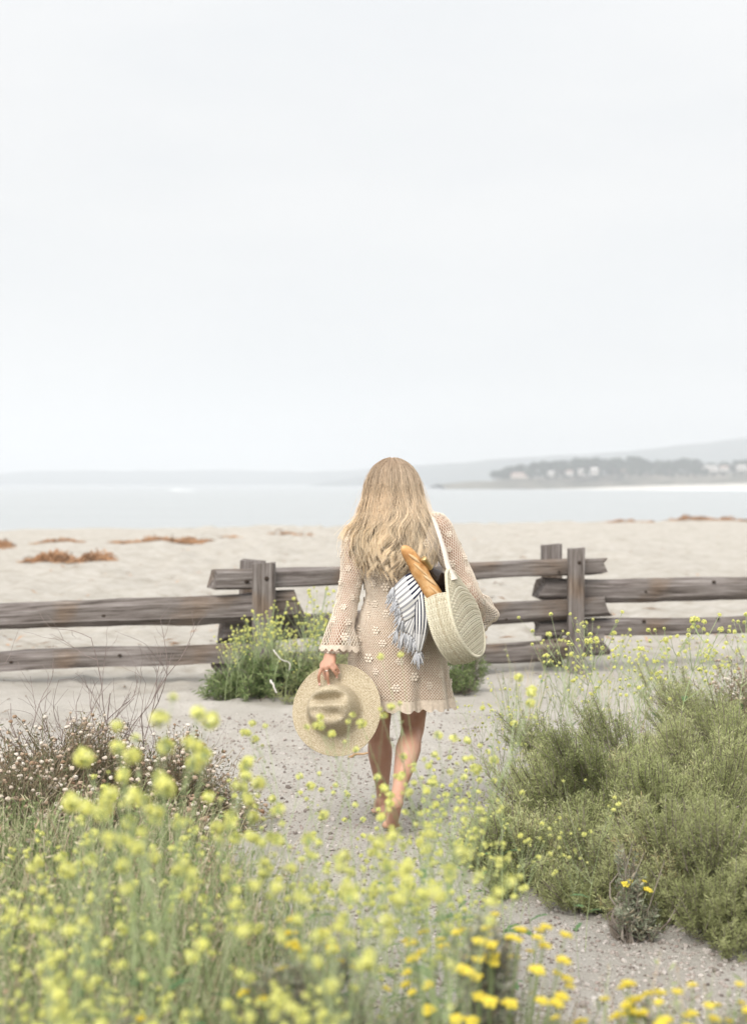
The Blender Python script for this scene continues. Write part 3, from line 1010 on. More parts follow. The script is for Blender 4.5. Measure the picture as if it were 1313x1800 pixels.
def needle_shrub(name, loc, rx, ry, h, n, mat_leaf, seed, lump=.5, ln=.095, nl=.022, nw=.0031, nneed=30, up=.8, upward=1.0, nbranch=90, nplume=None):
    r = np.random.default_rng(seed)
    root = empty(name, loc)
    protos = [sprig_data(seed * 10 + i, nneed, ln, nl, nw, up) for i in range(5)]
    # feathery plumes: each grows out from the base, sprigs crowd towards its lit end
    K = max(7, int(nplume or 75 * (rx * ry) ** .5))
    kd = norm(r.normal(size=(K * 3, 3)) * (1, 1, .75)); kd[:, 2] = np.abs(kd[:, 2])
    keep = [0]
    for i in range(1, len(kd)):
        if len(keep) < K and np.min(np.linalg.norm(kd[keep] - kd[i], axis=1)) > .9 / K ** .5: keep.append(i)
    kd = kd[keep]; K = len(kd)
    kl = (1 + lump * r.normal(size=K) * .42).clip(.62, 1.32)
    kc = kd * np.array((rx, ry, h)) * kl[:, None]
    ks = .5 * (rx * ry * h) ** (1 / 3) * r.uniform(.75, 1.25, K) / K ** .5 * 2.3
    ki = r.integers(0, K, n)
    f = r.random(n) ** .55
    ax_ = norm(kc + (0, 0, h * .35))
    q3 = r.normal(size=(n, 3)); q3 = norm(q3) * r.random((n, 1)) ** .4
    pts = kc[ki] * (.30 + .70 * f)[:, None] + q3 * (ks[ki] * (.45 + .55 * np.sqrt(np.clip(f, 0, 1)) * np.sqrt(np.clip(1.25 - f, 0, 1)) * 1.6))[:, None]
    pts[:, 2] = np.abs(pts[:, 2]) + .01
    dirs = ax_[ki] * .8 + q3 * .45 + np.array((0, 0, upward * .7)) + r.normal(size=(n, 3)) * .22
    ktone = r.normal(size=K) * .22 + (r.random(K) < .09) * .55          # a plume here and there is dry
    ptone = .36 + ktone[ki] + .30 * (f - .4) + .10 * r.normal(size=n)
    ml, mt = MB(), MB(); tones = []
    for i in range(5):
        s = slice(i, n, 5); m = len(pts[s])
        fr = frames(dirs[s], r.uniform(0, 6.28, m)); sc_ = r.uniform(.65, 1.3, m)
        V, F, T, G = protos[i]
        tn = ptone[s]
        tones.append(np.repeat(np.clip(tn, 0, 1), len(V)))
        ml.add(*inst(V, [F], pts[s], fr, sc_)); mt.add(*inst(T, G, pts[s], fr, sc_))
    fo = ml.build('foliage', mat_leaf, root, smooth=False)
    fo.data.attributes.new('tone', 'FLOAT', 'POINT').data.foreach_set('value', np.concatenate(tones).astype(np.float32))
    b_ = kc[r.integers(0, K, nbranch)] * r.uniform(.7, 1.0, (nbranch, 1)) + r.normal(size=(nbranch, 3)) * .03
    st = np.stack([r.normal(size=nbranch) * rx * .12, r.normal(size=nbranch) * ry * .12, np.full(nbranch, -.03)], -1)
    mid = st * .4 + b_ * .45 + r.normal(size=b_.shape) * .03 + (0, 0, .03)
    ctrl = np.stack([st, (st + mid) / 2 + r.normal(size=b_.shape) * .02, mid, (mid + b_) / 2 + r.normal(size=b_.shape) * .025, b_], 1)
    V, F = tubes(ctrl, np.array([[.008, .0065, .005, .0035, .0018]]) * r.uniform(.5, 1.2, (nbranch, 1)), 5)
    mt.add(V, F)
    nd = nbranch // 2
    e0 = kc[r.integers(0, K, nd)] * .8; e1 = e0 + norm(e0 + (0, 0, h * .5)) * r.uniform(.08, .2, (nd, 1)) + r.normal(size=(nd, 3)) * .04
    V, F = tubes(np.stack([e0, e0 * .5 + e1 * .5 + r.normal(size=(nd, 3)) * .012, e1], 1), np.array([[.0028, .0022, .001]]), 4)
    mt.add(V, F)
    mt.build('branches', m_twig, root)
    return root


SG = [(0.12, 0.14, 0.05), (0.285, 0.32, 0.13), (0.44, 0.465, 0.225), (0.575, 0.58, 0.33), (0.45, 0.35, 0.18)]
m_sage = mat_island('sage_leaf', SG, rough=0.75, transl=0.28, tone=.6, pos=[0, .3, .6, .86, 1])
m_sage2 = mat_island('olive_leaf', [(0.16, 0.175, 0.07), (0.33, 0.355, 0.16), (0.50, 0.52, 0.27), (0.42, 0.30, 0.16)], rough=0.75, transl=0.28, tone=.6, pos=[0, .4, .85, 1])
m_green = mat_island('weed_leaf', [(0.08, 0.13, 0.045), (0.17, 0.23, 0.085), (0.29, 0.34, 0.15)], rough=0.7, transl=0.25)


def at_ground(px, Yk):
    x = (px - 656.5) / FPX * Yk
    return (x, Yk, gz(x, Yk) - .02)


SH = [(1235, 6.35, .82, .75, .52, 6800, m_sage, 201, 'big grey-green sage bush, tallest of the bushes right of the path'),
      (1040, 6.05, .38, .42, .36, 2600, m_sage, 202, 'mid-height sage bush on the path side of the biggest one'),
      (925, 5.75, .20, .26, .20, 900, m_sage, 203, 'low wispy sage tuft at the path edge, leftmost of the sages'),
      (1060, 5.5, .20, .22, .24, 1000, m_sage2, 204, 'short olive sage clump in front of the mid-height bush above bare gravel'),
      (1275, 5.25, .35, .36, .45, 2700, m_sage2, 205, 'brownish olive sage bush nearest the lens at the right edge'),
      (1345, 7.7, .7, .6, .50, 2200, m_sage, 206, 'pale sage bush behind the biggest one near the right edge')]
for (px, Yk, rx, ry, h, n, mt, sd_, lb) in SH:
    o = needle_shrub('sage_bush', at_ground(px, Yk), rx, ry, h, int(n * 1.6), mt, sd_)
    tag(o, lb, 'bush', 'sage bushes right of the path')

o = needle_shrub('green_weed', at_ground(468, 10.6), .31, .26, .20, 700, m_green, 211, lump=1.0, nplume=34, ln=.10, nl=.05, nw=.009, nneed=14)
tag(o, 'dense dark green weed clump at the foot of the left fence post', 'bush')
o = needle_shrub('green_weed', at_ground(555, 10.6), .34, .3, .32, 800, m_sage2, 212, lump=1.0, nplume=28, ln=.10, nl=.04, nw=.007, nneed=14)
tag(o, 'olive weed clump between the left post and the sleeve', 'bush')
o = needle_shrub('green_weed', at_ground(808, 10.9), .17, .17, .27, 420, m_green, 213, ln=.10, nl=.04, nw=.006, nneed=14)
tag(o, 'small green shrub under the straw bag beside the dress', 'bush')

# --- dry buckwheat with round faded heads, left
m_bwt = mat_island('buckwheat_twig', [(0.15, 0.10, 0.06), (0.25, 0.19, 0.12), (0.36, 0.30, 0.21), (0.18, 0.19, 0.09)], rough=0.85, transl=0.05)
m_bwl = mat_island('buckwheat_leaf', [(0.09, 0.10, 0.05), (0.15, 0.16, 0.085), (0.20, 0.15, 0.09), (0.25, 0.20, 0.14)], rough=0.8, transl=0.15)
m_bwh = mat_island('buckwheat_head', [(0.28, 0.18, 0.11), (0.46, 0.35, 0.26), (0.63, 0.55, 0.46), (0.70, 0.65, 0.58)], rough=0.9, transl=0.15)


def buckwheat(loc, rx, ry, h, nst, seed, label, pale):
    r = np.random.default_rng(seed)
    root = empty('buckwheat_bush', loc); tag(root, label, 'bush', 'dry buckwheat bushes at the left')
    tip, d, f = dome_points(r, nst, rx, ry, h, .3, seed, .6)
    st = np.stack([r.normal(size=nst) * rx * .3, r.normal(size=nst) * ry * .3, np.full(nst, -.02)], -1)
    mid = st * .35 + tip * .55 + r.normal(size=tip.shape) * .03
    ctrl = np.stack([st, (st + mid) / 2 + r.normal(size=tip.shape) * .015, mid, (mid + tip) / 2 + r.normal(size=tip.shape) * .015, tip], 1)
    V, F = tubes(ctrl, np.array([[.0034, .0028, .0022, .0018, .0013]]), 3)
    MB().add(V, F).build('stems', m_bwt, root)
    n = nst * 14
    i = r.integers(0, nst, n); f = r.uniform(.15, .95, n)[:, None]
    base = mid[i] * (1 - f) + tip[i] * f + r.normal(size=(n, 3)) * .02
    V, F = blades(base, r.normal(size=(n, 3)) + (0, 0, .8), r.uniform(.012, .03, n), r.uniform(.004, .007, n))
    MB().add(V, F).build('leaves', m_bwl, root, smooth=False)
    hd = MB()
    sel = r.random(nst) < .62
    pV, pF = sphere((0, 0, 0), (1, 1, .72), 7, 5)
    pV = pV * np.random.default_rng(3).uniform(.8, 1.25, (len(pV), 1))
    m = sel.sum()
    hd.add(*inst(pV, pF, tip[sel], frames(d[sel] * .4 + (0, 0, 1) + r.normal(size=(m, 3)) * .2, r.uniform(0, 6.28, m)), r.uniform(.006, .0125, m)))
    o = hd.build('flower_heads', m_bwh, root, smooth=False); o['kind'] = 'stuff'
    return root


buckwheat(at_ground(110, 6.5), .56, .48, .56, 1350, 221, 'brown dry buckwheat bush with rusty heads below the bare twigs', 0)
buckwheat(at_ground(20, 5.9), .38, .44, .52, 900, 222, 'dark buckwheat bush with pinkish white pompom heads at the left edge', 1)
buckwheat(at_ground(285, 6.6), .46, .44, .50, 1000, 223, 'straw-coloured buckwheat bush at the path edge, rightmost of the dry bushes', 0)
buckwheat(at_ground(205, 5.6), .48, .44, .40, 950, 224, 'greyish buckwheat bush in front of the brown one, half hidden by mustard', 1)
buckwheat(at_ground(1345, 8.6), .5, .4, .55, 500, 225, 'sparse buckwheat bush with small pale heads below the right-hand rails', 1)

# --- bare thorny twigs over the left bushes
m_bare = mat_noise('bare_twig', [(0.16, 0.12, 0.11), (0.28, 0.23, 0.21)], scale=30, rough=.9)


def bare_bush(loc, h, n, seed, label, tilt=0.0):
    r = np.random.default_rng(seed)
    mb = MB()
    def grow(p, d, ln, rad, lev):
        q = [p]
        for k in range(4):
            d = norm(d + r.normal(size=3) * .16 + (0, 0, .05)); p = p + d * ln / 4; q.append(p)
        V, F = tubes(np.array(q), np.linspace(rad, rad * .55, 5), 4); mb.add(V, F)
        if lev == 0: return
        for k in range(r.integers(2, 4)):
            i = r.integers(1, 5)
            grow(q[i], norm(d + r.normal(size=3) * .6 + (0, 0, .15)), ln * r.uniform(.45, .75), rad * .6, lev - 1)
    for k in range(n):
        a = r.uniform(0, 6.28)
        grow(np.array((.03 * math.cos(a), .03 * math.sin(a), 0)), norm(np.array((.55 * math.cos(a) + tilt, .5 * math.sin(a), 1.0))), h * r.uniform(.38, .52), .0042, 3)
    o = mb.build('bare_bush', m_bare, None, loc=loc)
    tag(o, label, 'bush', 'leafless twiggy bushes')
    return o


bare_bush(at_ground(135, 6.6), 1.32, 5, 231, 'tallest leafless reddish-grey twigs rising before the left rails')
bare_bush(at_ground(215, 6.9), 1.25, 5, 232, 'leafless forked twigs leaning right beside the tallest twigs', .25)
bare_bush(at_ground(85, 7.0), 1.05, 4, 233, 'leafless thin twigs near the left edge in front of the lower rail', -.1)

# --- golden yarrow by the lens at the bottom
m_gold = mat_island('yarrow_flower', [(0.70, 0.54, 0.05), (0.78, 0.66, 0.09), (0.82, 0.75, 0.15)], rough=.6, transl=.25)
m_gry = mat_island('yarrow_leaf', [(0.17, 0.20, 0.13), (0.26, 0.29, 0.20), (0.36, 0.37, 0.28), (0.32, 0.25, 0.17)], rough=.8, transl=.2)
def gold_data(seed):
    r = np.random.default_rng(seed); mb = MB()
    for k in range(11):
        a = k * 2.4; q = .0045 * math.sqrt(k)
        c = np.array((q * math.cos(a), q * math.sin(a), .004 * r.normal() * .4 - q * q * 14))
        V, F = sphere(c, (.0046, .0046, .0038), 6, 4); mb.add(V, F)
        n = 5
        an = np.arange(n) * 6.28 / n + r.uniform(0, 6)
        V, F = blades(np.tile(c, (n, 1)), np.stack([np.cos(an), np.sin(an), np.full(n, .3)], -1), .0078, .0055, side=np.tile([0, 0.05, 1.], (n, 1))); mb.add(V, F)
    return mb.data('flower_cluster', m_gold, smooth=False)
GD = [gold_data(i) for i in range(3)]


def yarrow(loc, rx, ry, h, nst, nfl, seed, label):
    r = np.random.default_rng(seed)
    root = needle_shrub('golden_yarrow', loc, rx, ry, h * .9, int(nst), m_gry, seed, ln=.06, nl=.024, nw=.006, nneed=14, nbranch=30, upward=1.2)
    tag(root, label, 'flowering plant', 'golden yarrow plants at the bottom edge')
    tip, d, f = dome_points(r, nfl, rx * 1.05, ry * 1.05, h, .2, seed, .93)
    tip[:, 2] = h * (.86 + .22 * d[:, 2] + .05 * r.normal(size=nfl))
    st = tip * (.5, .5, .3)
    V, F = tubes(np.stack([st, st * .4 + tip * .6 + (0, 0, .02), tip], 1), np.array([[.002, .0017, .0014]]), 4)
    MB().add(V, F).build('flower_stalks', m_stem, root)
    for k in range(nfl):
        o = link('flower_cluster', GD[k % 3], root, tip[k])
        dd = d[k] * .5 + (0, 0, 1); o.rotation_euler = Vector(dd).to_track_quat('Z', 'Y').to_euler()
        s = r.uniform(.6, 1.05); o.scale = (s, s, s)
    return root


yarrow(at_ground(855, 3.15), .19, .16, .56, 2000, 56, 241, 'golden yarrow clump with rich yellow clusters at bottom centre-right')
yarrow(at_ground(1110, 2.95), .18, .13, .50, 1300, 34, 242, 'golden yarrow clump at the bottom edge below the gravel')
yarrow(at_ground(1230, 3.0), .17, .13, .49, 1300, 30, 243, 'golden yarrow clump nearest the bottom right corner')
yarrow(at_ground(555, 3.1), .14, .12, .55, 600, 18, 244, 'golden yarrow clump among the mustard at the bottom centre')
yarrow(at_ground(230, 2.8), .08, .1, .50, 250, 6, 245, 'small golden yarrow clump in the bottom left corner drift')
yarrow(at_ground(1105, 5.05), .07, .06, .24, 120, 4, 246, 'small yellow-flowered plant in the gap between two sage bushes')

# ------------------------------------------------------------------ undergrowth: uncountable blades and straw under the drift
m_under = mat_island('undergrowth', [(0.10, 0.135, 0.05), (0.23, 0.29, 0.12), (0.36, 0.41, 0.21), (0.50, 0.45, 0.29), (0.58, 0.51, 0.39), (0.42, 0.28, 0.19)],
                     rough=.8, transl=.2, pos=[0, .3, .55, .72, .88, 1])
def tuft_field(name, n, region, hlo, hhi, mat, seed, label, width=.0035):
    r = np.random.default_rng(seed)
    x, y, w = region(r, n)
    z = ground(x, y)
    h = r.uniform(hlo, hhi, len(x)) * w
    a = r.uniform(0, 6.28, len(x)); ln = r.uniform(.1, .55, len(x)) * h
    p0 = np.stack([x, y, z - .01], -1)
    p3 = p0 + np.stack([np.cos(a) * ln, np.sin(a) * ln, h], -1)
    p1 = p0 + (p3 - p0) * .4 + np.stack([0 * h, 0 * h, h * .12], -1)
    p2 = p0 + (p3 - p0) * .75 + np.stack([0 * h, 0 * h, h * .08], -1)
    V, F = tubes(np.stack([p0, p1, p2, p3], 1), np.array([[1, .9, .65, .2]]) * (width * r.uniform(.3, .75, len(x)))[:, None], 3)
    mb = MB().add(V, F)
    # small leaves on the stalks
    m = len(x) * 2
    i = r.integers(0, len(x), m); f = r.uniform(.25, 1, m)[:, None]
    V, F = blades(p1[i] * (1 - f) + p3[i] * f, r.normal(size=(m, 3)) + (0, 0, .5), r.uniform(.015, .045, m), r.uniform(.004, .009, m))
    mb.add(V, F)
    o = mb.build(name, mat, smooth=False); tag(o, label, kind='stuff')
def reg_left(r, n):
    y = r.uniform(2.2, 5.6, n); px = r.uniform(-120, 760, n)
    # the drift thins towards the path
    edge_ = np.interp(y, [2.2, 3.2, 4.2, 5.0, 5.6], [900, 760, 560, 420, 330]) + 60 * fbm(y * 2, y * 0, 2, 4)
    keep = px < edge_ - r.exponential(50, n)
    px, y = px[keep], y[keep]
    return (px - 656.5) / FPX * y, y, 1.0 * np.ones(len(y))
tuft_field('undergrowth', 15000, reg_left, .16, .46, m_under, 251, 'tangled green and straw undergrowth beneath the mustard drift')
def reg_bottom(r, n):
    y = r.uniform(2.5, 3.35, n); px = r.uniform(700, 1400, n)
    keep = vnoise(px * .012, y * 3, 6) > -.05
    px, y = px[keep], y[keep]
    return (px - 656.5) / FPX * y, y, np.ones(len(y))
tuft_field('dry_grass', 4200, reg_bottom, .16, .44, m_under, 252, 'dry brownish stalks and seed heads along the bottom edge')
def reg_right(r, n):
    px = r.uniform(880, 1400, n); y = r.uniform(7.2, 11.2, n)
    keep = vnoise(px * .02, y * 2, 8) > -.1
    px, y = px[keep], y[keep]
    return (px - 656.5) / FPX * y, y, np.ones(len(y))
tuft_field('thin_weeds', 520, reg_right, .08, .36, m_under, 253, 'thin yellowish weed stems on the sand before the right-hand rails', width=.004)

# ------------------------------------------------------------------ kelp thrown up on the beach
m_kelp = mat_island('kelp', [(0.13, 0.075, 0.04), (0.32, 0.165, 0.08), (0.48, 0.26, 0.13), (0.42, 0.26, 0.15)], rough=.6, transl=.1)
def kelp(px0, px1, py, seed, label, dens=1.0, hh=.16):
    Yk = EYE * FPX / (py - 850)
    r = np.random.default_rng(seed)
    w = (px1 - px0) / FPX * Yk; cx = ((px0 + px1) / 2 - 656.5) / FPX * Yk
    n = int(85 * dens * max(.6, w))
    x = r.uniform(-.5, .5, n) * w; y = r.normal(size=n) * .34
    env = (1 - (2 * x / w)**2).clip(.15, 1) * (.4 + 1.2 * (vnoise(x * 2.3 + seed, x * 0, 4) + .5))
    z0 = ground(x + cx, y + Yk)
    pts = []
    a = r.uniform(0, 6.28, n); ln = r.uniform(.15, .55, n)
    for f in np.linspace(0, 1, 6):
        pts.append(np.stack([x + np.cos(a) * ln * (f - .5) + r.normal(size=n) * .03, y + np.sin(a) * ln * (f - .5) * .6 + r.normal(size=n) * .02,
                             z0 + .01 + env * hh * .85 * r.uniform(.05, 1, n)**1.6 * math.sin(math.pi * (.15 + .7 * f)) * 1.1], -1))
    V, F = tubes(np.stack(pts, 1), np.array([[.006, .011, .015, .015, .011, .005]]) * r.uniform(.5, 1.3, (n, 1)), 4)
    o = MB().add(V, F).build('kelp_pile', m_kelp, None, loc=(cx, Yk, 0))
    tag(o, label, 'seaweed', 'kelp washed up on the beach')
    return o
kelp(200, 368, 953, 1, 'longest rust-orange kelp pile, below the water at left', 1.3, .22)
kelp(68, 145, 955, 2, 'thin kelp strand left of the longest pile', .8, .12)
kelp(-15, 22, 958, 3, 'small dark kelp heap at the left edge of the picture', 1.2, .16)
kelp(45, 135, 989, 4, 'nearer orange kelp heap, wider of the two closest to the rails', 1.6, .20)
kelp(140, 195, 984, 5, 'brown tousled kelp clump beside the nearer orange heap', 1.5, .20)
kelp(470, 560, 937, 6, 'faint kelp scraps just left of the blonde hair', .35, .10)
kelp(1170, 1330, 916, 7, 'thin brown kelp line at the water on the right', .8, .22)
kelp(1040, 1150, 919, 8, 'faint scattered kelp left of the brown line near the water', .3, .12)
kelp(390, 430, 942, 9, 'small kelp scrap right of the longest pile', .3, .08)
n = 500
yy = 1.0 / rng.uniform(1 / 48, 1 / 13, n); xx = rng.uniform(-.27, .27, n) * yy
base = np.stack([xx, yy, ground(xx, yy) + .015], -1); ang = rng.uniform(0, 6.28, n)
V, F = blades(base, np.stack([np.cos(ang), np.sin(ang), rng.uniform(0, .3, n)], -1), rng.gamma(2, .05, n), rng.uniform(.015, .05, n), side=np.tile([0, 0.1, 1.], (n, 1)))
o = MB().add(V, F).build('seaweed_scraps', m_kelp); tag(o, 'tiny scraps of dry seaweed dotted over the far sand', kind='stuff')

# bleached sticks
def stick(pts, rad, label, mat):
    q = spline(pts, 9); q = q + rng.normal(size=q.shape) * rad * .35
    V, F = tubes(q, np.linspace(rad, rad * .5, 9), 7, caps=True)
    o = MB().add(V - q[0], F).build('driftwood_stick', mat, None, loc=q[0]); tag(o, label, 'stick', 'sticks lying about')
m_bleach = mat_noise('bleached_wood', [(0.45, 0.42, 0.38), (0.62, 0.59, 0.55)], scale=20, rough=.9)
m_tanst = mat_noise('tan_bark', [(0.28, 0.17, 0.09), (0.42, 0.28, 0.16)], scale=20, rough=.9)
stick([P(482, 1143, 10.2), P(496, 1160, 10.15), P(509, 1165, 10.15), P(508, 1178, 10.1)], .005, 'white bleached branch caught in the weeds at the left post', m_bleach)
stick([P(476, 1197, 10.1), P(481, 1206, 10.05), P(487, 1218, 10.0)], .008, 'short pale stick poking out below the dark green weeds', m_bleach)
g = np.array(at_ground(612, 8.35)); stick([g + (0, 0, .03), g + (.07, .02, .045), g + (.16, .0, .055)], .009, 'tan curl of bark on the sand under the hat', m_tanst)
g = np.array(at_ground(905, 7.4)); stick([g + (0, 0, .03), g + (.12, .03, .04), g + (.26, .06, .03)], .008, 'thin brown stick on the sand left of the sages', m_tanst)

# ================================================================== THE WOMAN
WX, WY = 0.11, 6.5
person = empty('person', (WX, WY, 0))
tag(person, 'woman seen from behind with long blonde hair in a cream crochet dress, walking barefoot', 'person')
W0 = np.array((WX, WY, 0.0))


def Lp(px, py, y):
    return P(px, py, WY + y) - W0


def gl(x, y):
    return gz(x + WX, y + WY)


# ------------------------------------------------------------------ skin
m_skin, t, b = new_mat('skin')
tc = t.nodes.new('ShaderNodeTexCoord')
nz = t.nodes.new('ShaderNodeTexNoise'); nz.inputs['Scale'].default_value = 9; nz.inputs['Detail'].default_value = 6
t.links.new(tc.outputs['Object'], nz.inputs['Vector'])
r_ = ramp(t, [(0.40, 0.205, 0.135), (0.50, 0.285, 0.20), (0.54, 0.33, 0.245)], [0.3, 0.5, 0.72])
t.links.new(nz.outputs['Fac'], r_.inputs[0]); t.links.new(r_.outputs[0], b.inputs['Base Color'])
b.inputs['Roughness'].default_value = 0.5; b.inputs['Specular IOR Level'].default_value = 0.35
b.inputs['Subsurface Weight'].default_value = 0.12; b.inputs['Subsurface Radius'].default_value = (0.012, 0.005, 0.003); b.inputs['Subsurface Scale'].default_value = 1.0

body = MB()


def limb(ctrl, n=22, k=16, flat=None):
    """ctrl rows: x, y, z, radius"""
    q = spline(np.array(ctrl, float), n)
    V, F = tubes(q[:, :3], q[None, :, 3], k)
    body.add(V, F)
    for i in (0, -1):
        body.add(*sphere(q[i, :3], q[i, 3] * .995, 14, 9))


def loft(rows, k=28):
    """rows: cx, cy, z, half width, half depth; closed"""
    rows = np.array(rows, float); n = len(rows)
    a = np.arange(k) * 2 * math.pi / k
    V = np.stack([rows[:, 0:1] + rows[:, 3:4] * np.sin(a), rows[:, 1:2] - rows[:, 4:5] * np.cos(a), np.repeat(rows[:, 2:3], k, 1)], -1).reshape(-1, 3)
    V = np.concatenate([V, [[rows[0, 0], rows[0, 1], rows[0, 2]], [rows[-1, 0], rows[-1, 1], rows[-1, 2]]]])
    idx = np.arange(n * k).reshape(n, k); j2 = np.roll(idx, -1, 1)
    c = n * k
    t0 = np.array([(c, idx[0, (j + 1) % k], idx[0, j]) for j in range(k)] + [(c + 1, idx[-1, j], idx[-1, (j + 1) % k]) for j in range(k)])
    return V, [grid_faces(k, n, True), t0]


# torso (hidden by the dress), neck
tor = spline(np.array([(0, 0, .80, .14, .10), (0, 0, .86, .168, .125), (0, .0, .93, .165, .12), (-.002, .01, 1.02, .135, .095), (-.003, .01, 1.08, .128, .09), (0, .005, 1.16, .142, .10),
                       (0, .0, 1.25, .152, .108), (0, .0, 1.32, .158, .098), (.0, .005, 1.37, .145, .075), (-.004, .01, 1.405, .095, .06), (-.01, .02, 1.44, .055, .055)]), 30)
body.add(*loft(tor))
limb([(-.008, .015, 1.40, .056), (-.015, .025, 1.47, .050), (-.018, .03, 1.53, .05)], 8)
# head: skull, face, jaw, nose, lips, brow, ears
HC = np.array((-.02, .035, 1.565))
body.add(*sphere(HC + (0, -.005, .012), (.075, .095, .10), 22, 14))
body.add(*sphere(HC + (0, .035, -.045), (.058, .062, .078), 20, 12))
body.add(*sphere(HC + (0, .072, -.098), (.026, .022, .022), 12, 8))
limb([tuple(HC + (0, .092, .012)) + (.008,), tuple(HC + (0, .104, -.012)) + (.010,), tuple(HC + (0, .112, -.030)) + (.0125,)], 6, 10)
for s in (-1, 1):
    body.add(*sphere(HC + (s * .011, .104, -.034), (.008, .009, .007), 8, 6))
    body.add(*sphere(HC + (s * .028, .085, .022), (.022, .012, .007), 10, 6))
    body.add(*sphere(HC + (s * .034, .074, -.03), (.022, .02, .018), 10, 6))
    body.add(*sphere(HC + (s * .077, .0, -.01), (.009, .02, .031), 10, 8))
body.add(*sphere(HC + (0, .097, -.060), (.022, .010, .005), 10, 6))
body.add(*sphere(HC + (0, .095, -.070), (.019, .011, .006), 10, 6))

# arms
LS, LE, LW = np.array((-.178, .0, 1.335)), np.array(Lp(611, 1062, -.05)), np.array(Lp(583, 1146, -.13))
RS, RE, RW = np.array((.185, .0, 1.36)), np.array((.325, -.02, 1.045)), np.array((.375, .20, .965))
def arm(S, E, Wr, mid):
    limb([(*S, .056), (*(S * .75 + E * .25), .050), (*(S * .4 + E * .6), .043), (*E, .037), (*(E * .75 + Wr * .25), .038), (*(E * .45 + Wr * .55), .033), (*Wr, .0235)], 26)
arm(LS, LE, LW, 0)
arm(RS, RE, RW, 0)
body.add(*sphere(LS, (.058, .055, .058), 14, 9)); body.add(*sphere(RS, (.058, .055, .058), 14, 9))


def finger(p, rad):
    q = np.array(p, float); n = len(q)
    rr = np.linspace(rad, rad * .74, n)
    limb([(*q[i], rr[i]) for i in range(n)], 12, 10)
    for i in range(1, n - 1): body.add(*sphere(q[i], rr[i] * 1.07, 10, 7))


# left hand: knuckles at the brim, fingers laid over its camera side, thumb behind it
YB = -.155                                            # depth of the brim under the fingers
kn = [Lp(566, 1174, YB - .022), Lp(573, 1173, YB - .028), Lp(580, 1170, YB - .028), Lp(586, 1165, YB - .022)]
for k in kn:
    limb([(*LW, .020), (*((LW + k) / 2), .0155), (*k, .0112)], 10, 12)
pal = (LW + (kn[1] + kn[2]) / 2) / 2
body.add(*sphere(pal + (0, .006, 0), (.030, .014, .036), 14, 9))
finger([kn[0], Lp(561, 1187, YB - .027), Lp(561, 1197, YB - .018), Lp(562, 1204, YB - .011)], .0088)
finger([kn[1], Lp(576, 1187, YB - .033), Lp(577, 1197, YB - .022), Lp(578, 1204, YB - .012)], .0092)
finger([kn[2], Lp(586, 1178, YB - .033), Lp(591, 1186, YB - .022), Lp(592.5, 1191, YB - .012)], .0088)
finger([kn[3], Lp(591, 1172, YB - .027), Lp(595, 1178, YB - .018), Lp(596, 1183, YB - .010)], .0076)
finger([LW * .6 + kn[0] * .4 + (0, .012, 0), Lp(565, 1170, YB + .026), Lp(570, 1183, YB + .024), Lp(573, 1193, YB + .014)], .0105)

# right hand in front of the hip, lightly closed, hidden by the bag from here
hd = norm(RW - RE); sd_ = norm(np.cross(hd, (0, 0, 1.))); up_ = np.cross(sd_, hd)
pc = RW + hd * .05
body.add(*sphere(pc, (.022, .045, .036), 14, 9))
for j in range(4):
    k0 = RW + hd * .088 + up_ * (.03 - .0195 * j)
    limb([(*RW, .018), (*k0, .0105)], 8, 10)
    l = (.9, 1.0, .95, .78)[j]
    finger([k0, k0 + (hd * .030 - sd_ * .012) * l, k0 + (hd * .040 - sd_ * .034) * l, k0 + (hd * .030 - sd_ * .050) * l], .0086)
finger([RW + hd * .02 + up_ * .018, RW + hd * .05 + up_ * .045 - sd_ * .02, RW + hd * .08 + up_ * .05 - sd_ * .03], .0105)

# legs: left one planted ahead, right one trailing with the heel lifted
LH, RH = np.array((-.082, .0, .84)), np.array((.078, .0, .84))
LK, LA = np.array((-.088, .10, .46)), np.array((-.066, .25, .10))
RK, RA = np.array((.066, .075, .455)), np.array((-.008, -.185, .165))
gLz = gl(-.06, .3); gRz = gl(-.03, -.25)
LA[2] += gLz; RA[2] += gRz
def leg(H, K, A):
    d = norm(A - K); back = np.array((0, -1., 0)) - d * np.dot((0, -1., 0), d); back = norm(back)
    limb([(*H, .088), (*(H * .7 + K * .3), .082), (*(H * .3 + K * .7), .064), (*K, .053)], 20)
    c = K * .7 + A * .3
    limb([(*K, .053), (*(K * .85 + A * .15 + back * .004), .050), (*(c + back * .012), .056), (*(K * .45 + A * .55 + back * .008), .047), (*(K * .15 + A * .85), .032), (*A, .030)], 24)
leg(LH, LK, LA); leg(RH, RK, RA)
# left foot flat, toes a little out
fd = norm(np.array((-.16, 1, 0)))
heel = LA + (-fd * .035) ; heel[2] = gLz + .03
body.add(*sphere(heel, (.030, .034, .031), 14, 9))
limb([(*(LA - (0, 0, .02)), .033), (*(LA + fd * .05 - (0, 0, .045)), .034), (*(LA + fd * .115 + (0, 0, gLz + .026 - LA[2])), .026)], 12)
limb([(*heel, .028), (*(heel + fd * .12 + (0, 0, -.004)), .026), (*(heel + fd * .155 + (0, 0, -.006)), .024)], 10)
sx = np.cross(fd, (0, 0, 1.))
for j in range(5):
    b0 = heel + fd * (.160 - .012 * abs(j - .8)) + sx * (-.030 + .016 * j)       # big toe on the inner (right) side
    b0 = heel + fd * (.160 - .010 * j) + sx * (.030 - .016 * j); b0[2] = gLz + .016
    rr = (.0125, .009, .0085, .008, .0075)[j]
    limb([(*(b0 - fd * .03), rr * 1.3), (*b0, rr * 1.1), (*(b0 + fd * (.034 - .003 * j) - (0, 0, .004)), rr)], 8, 10)
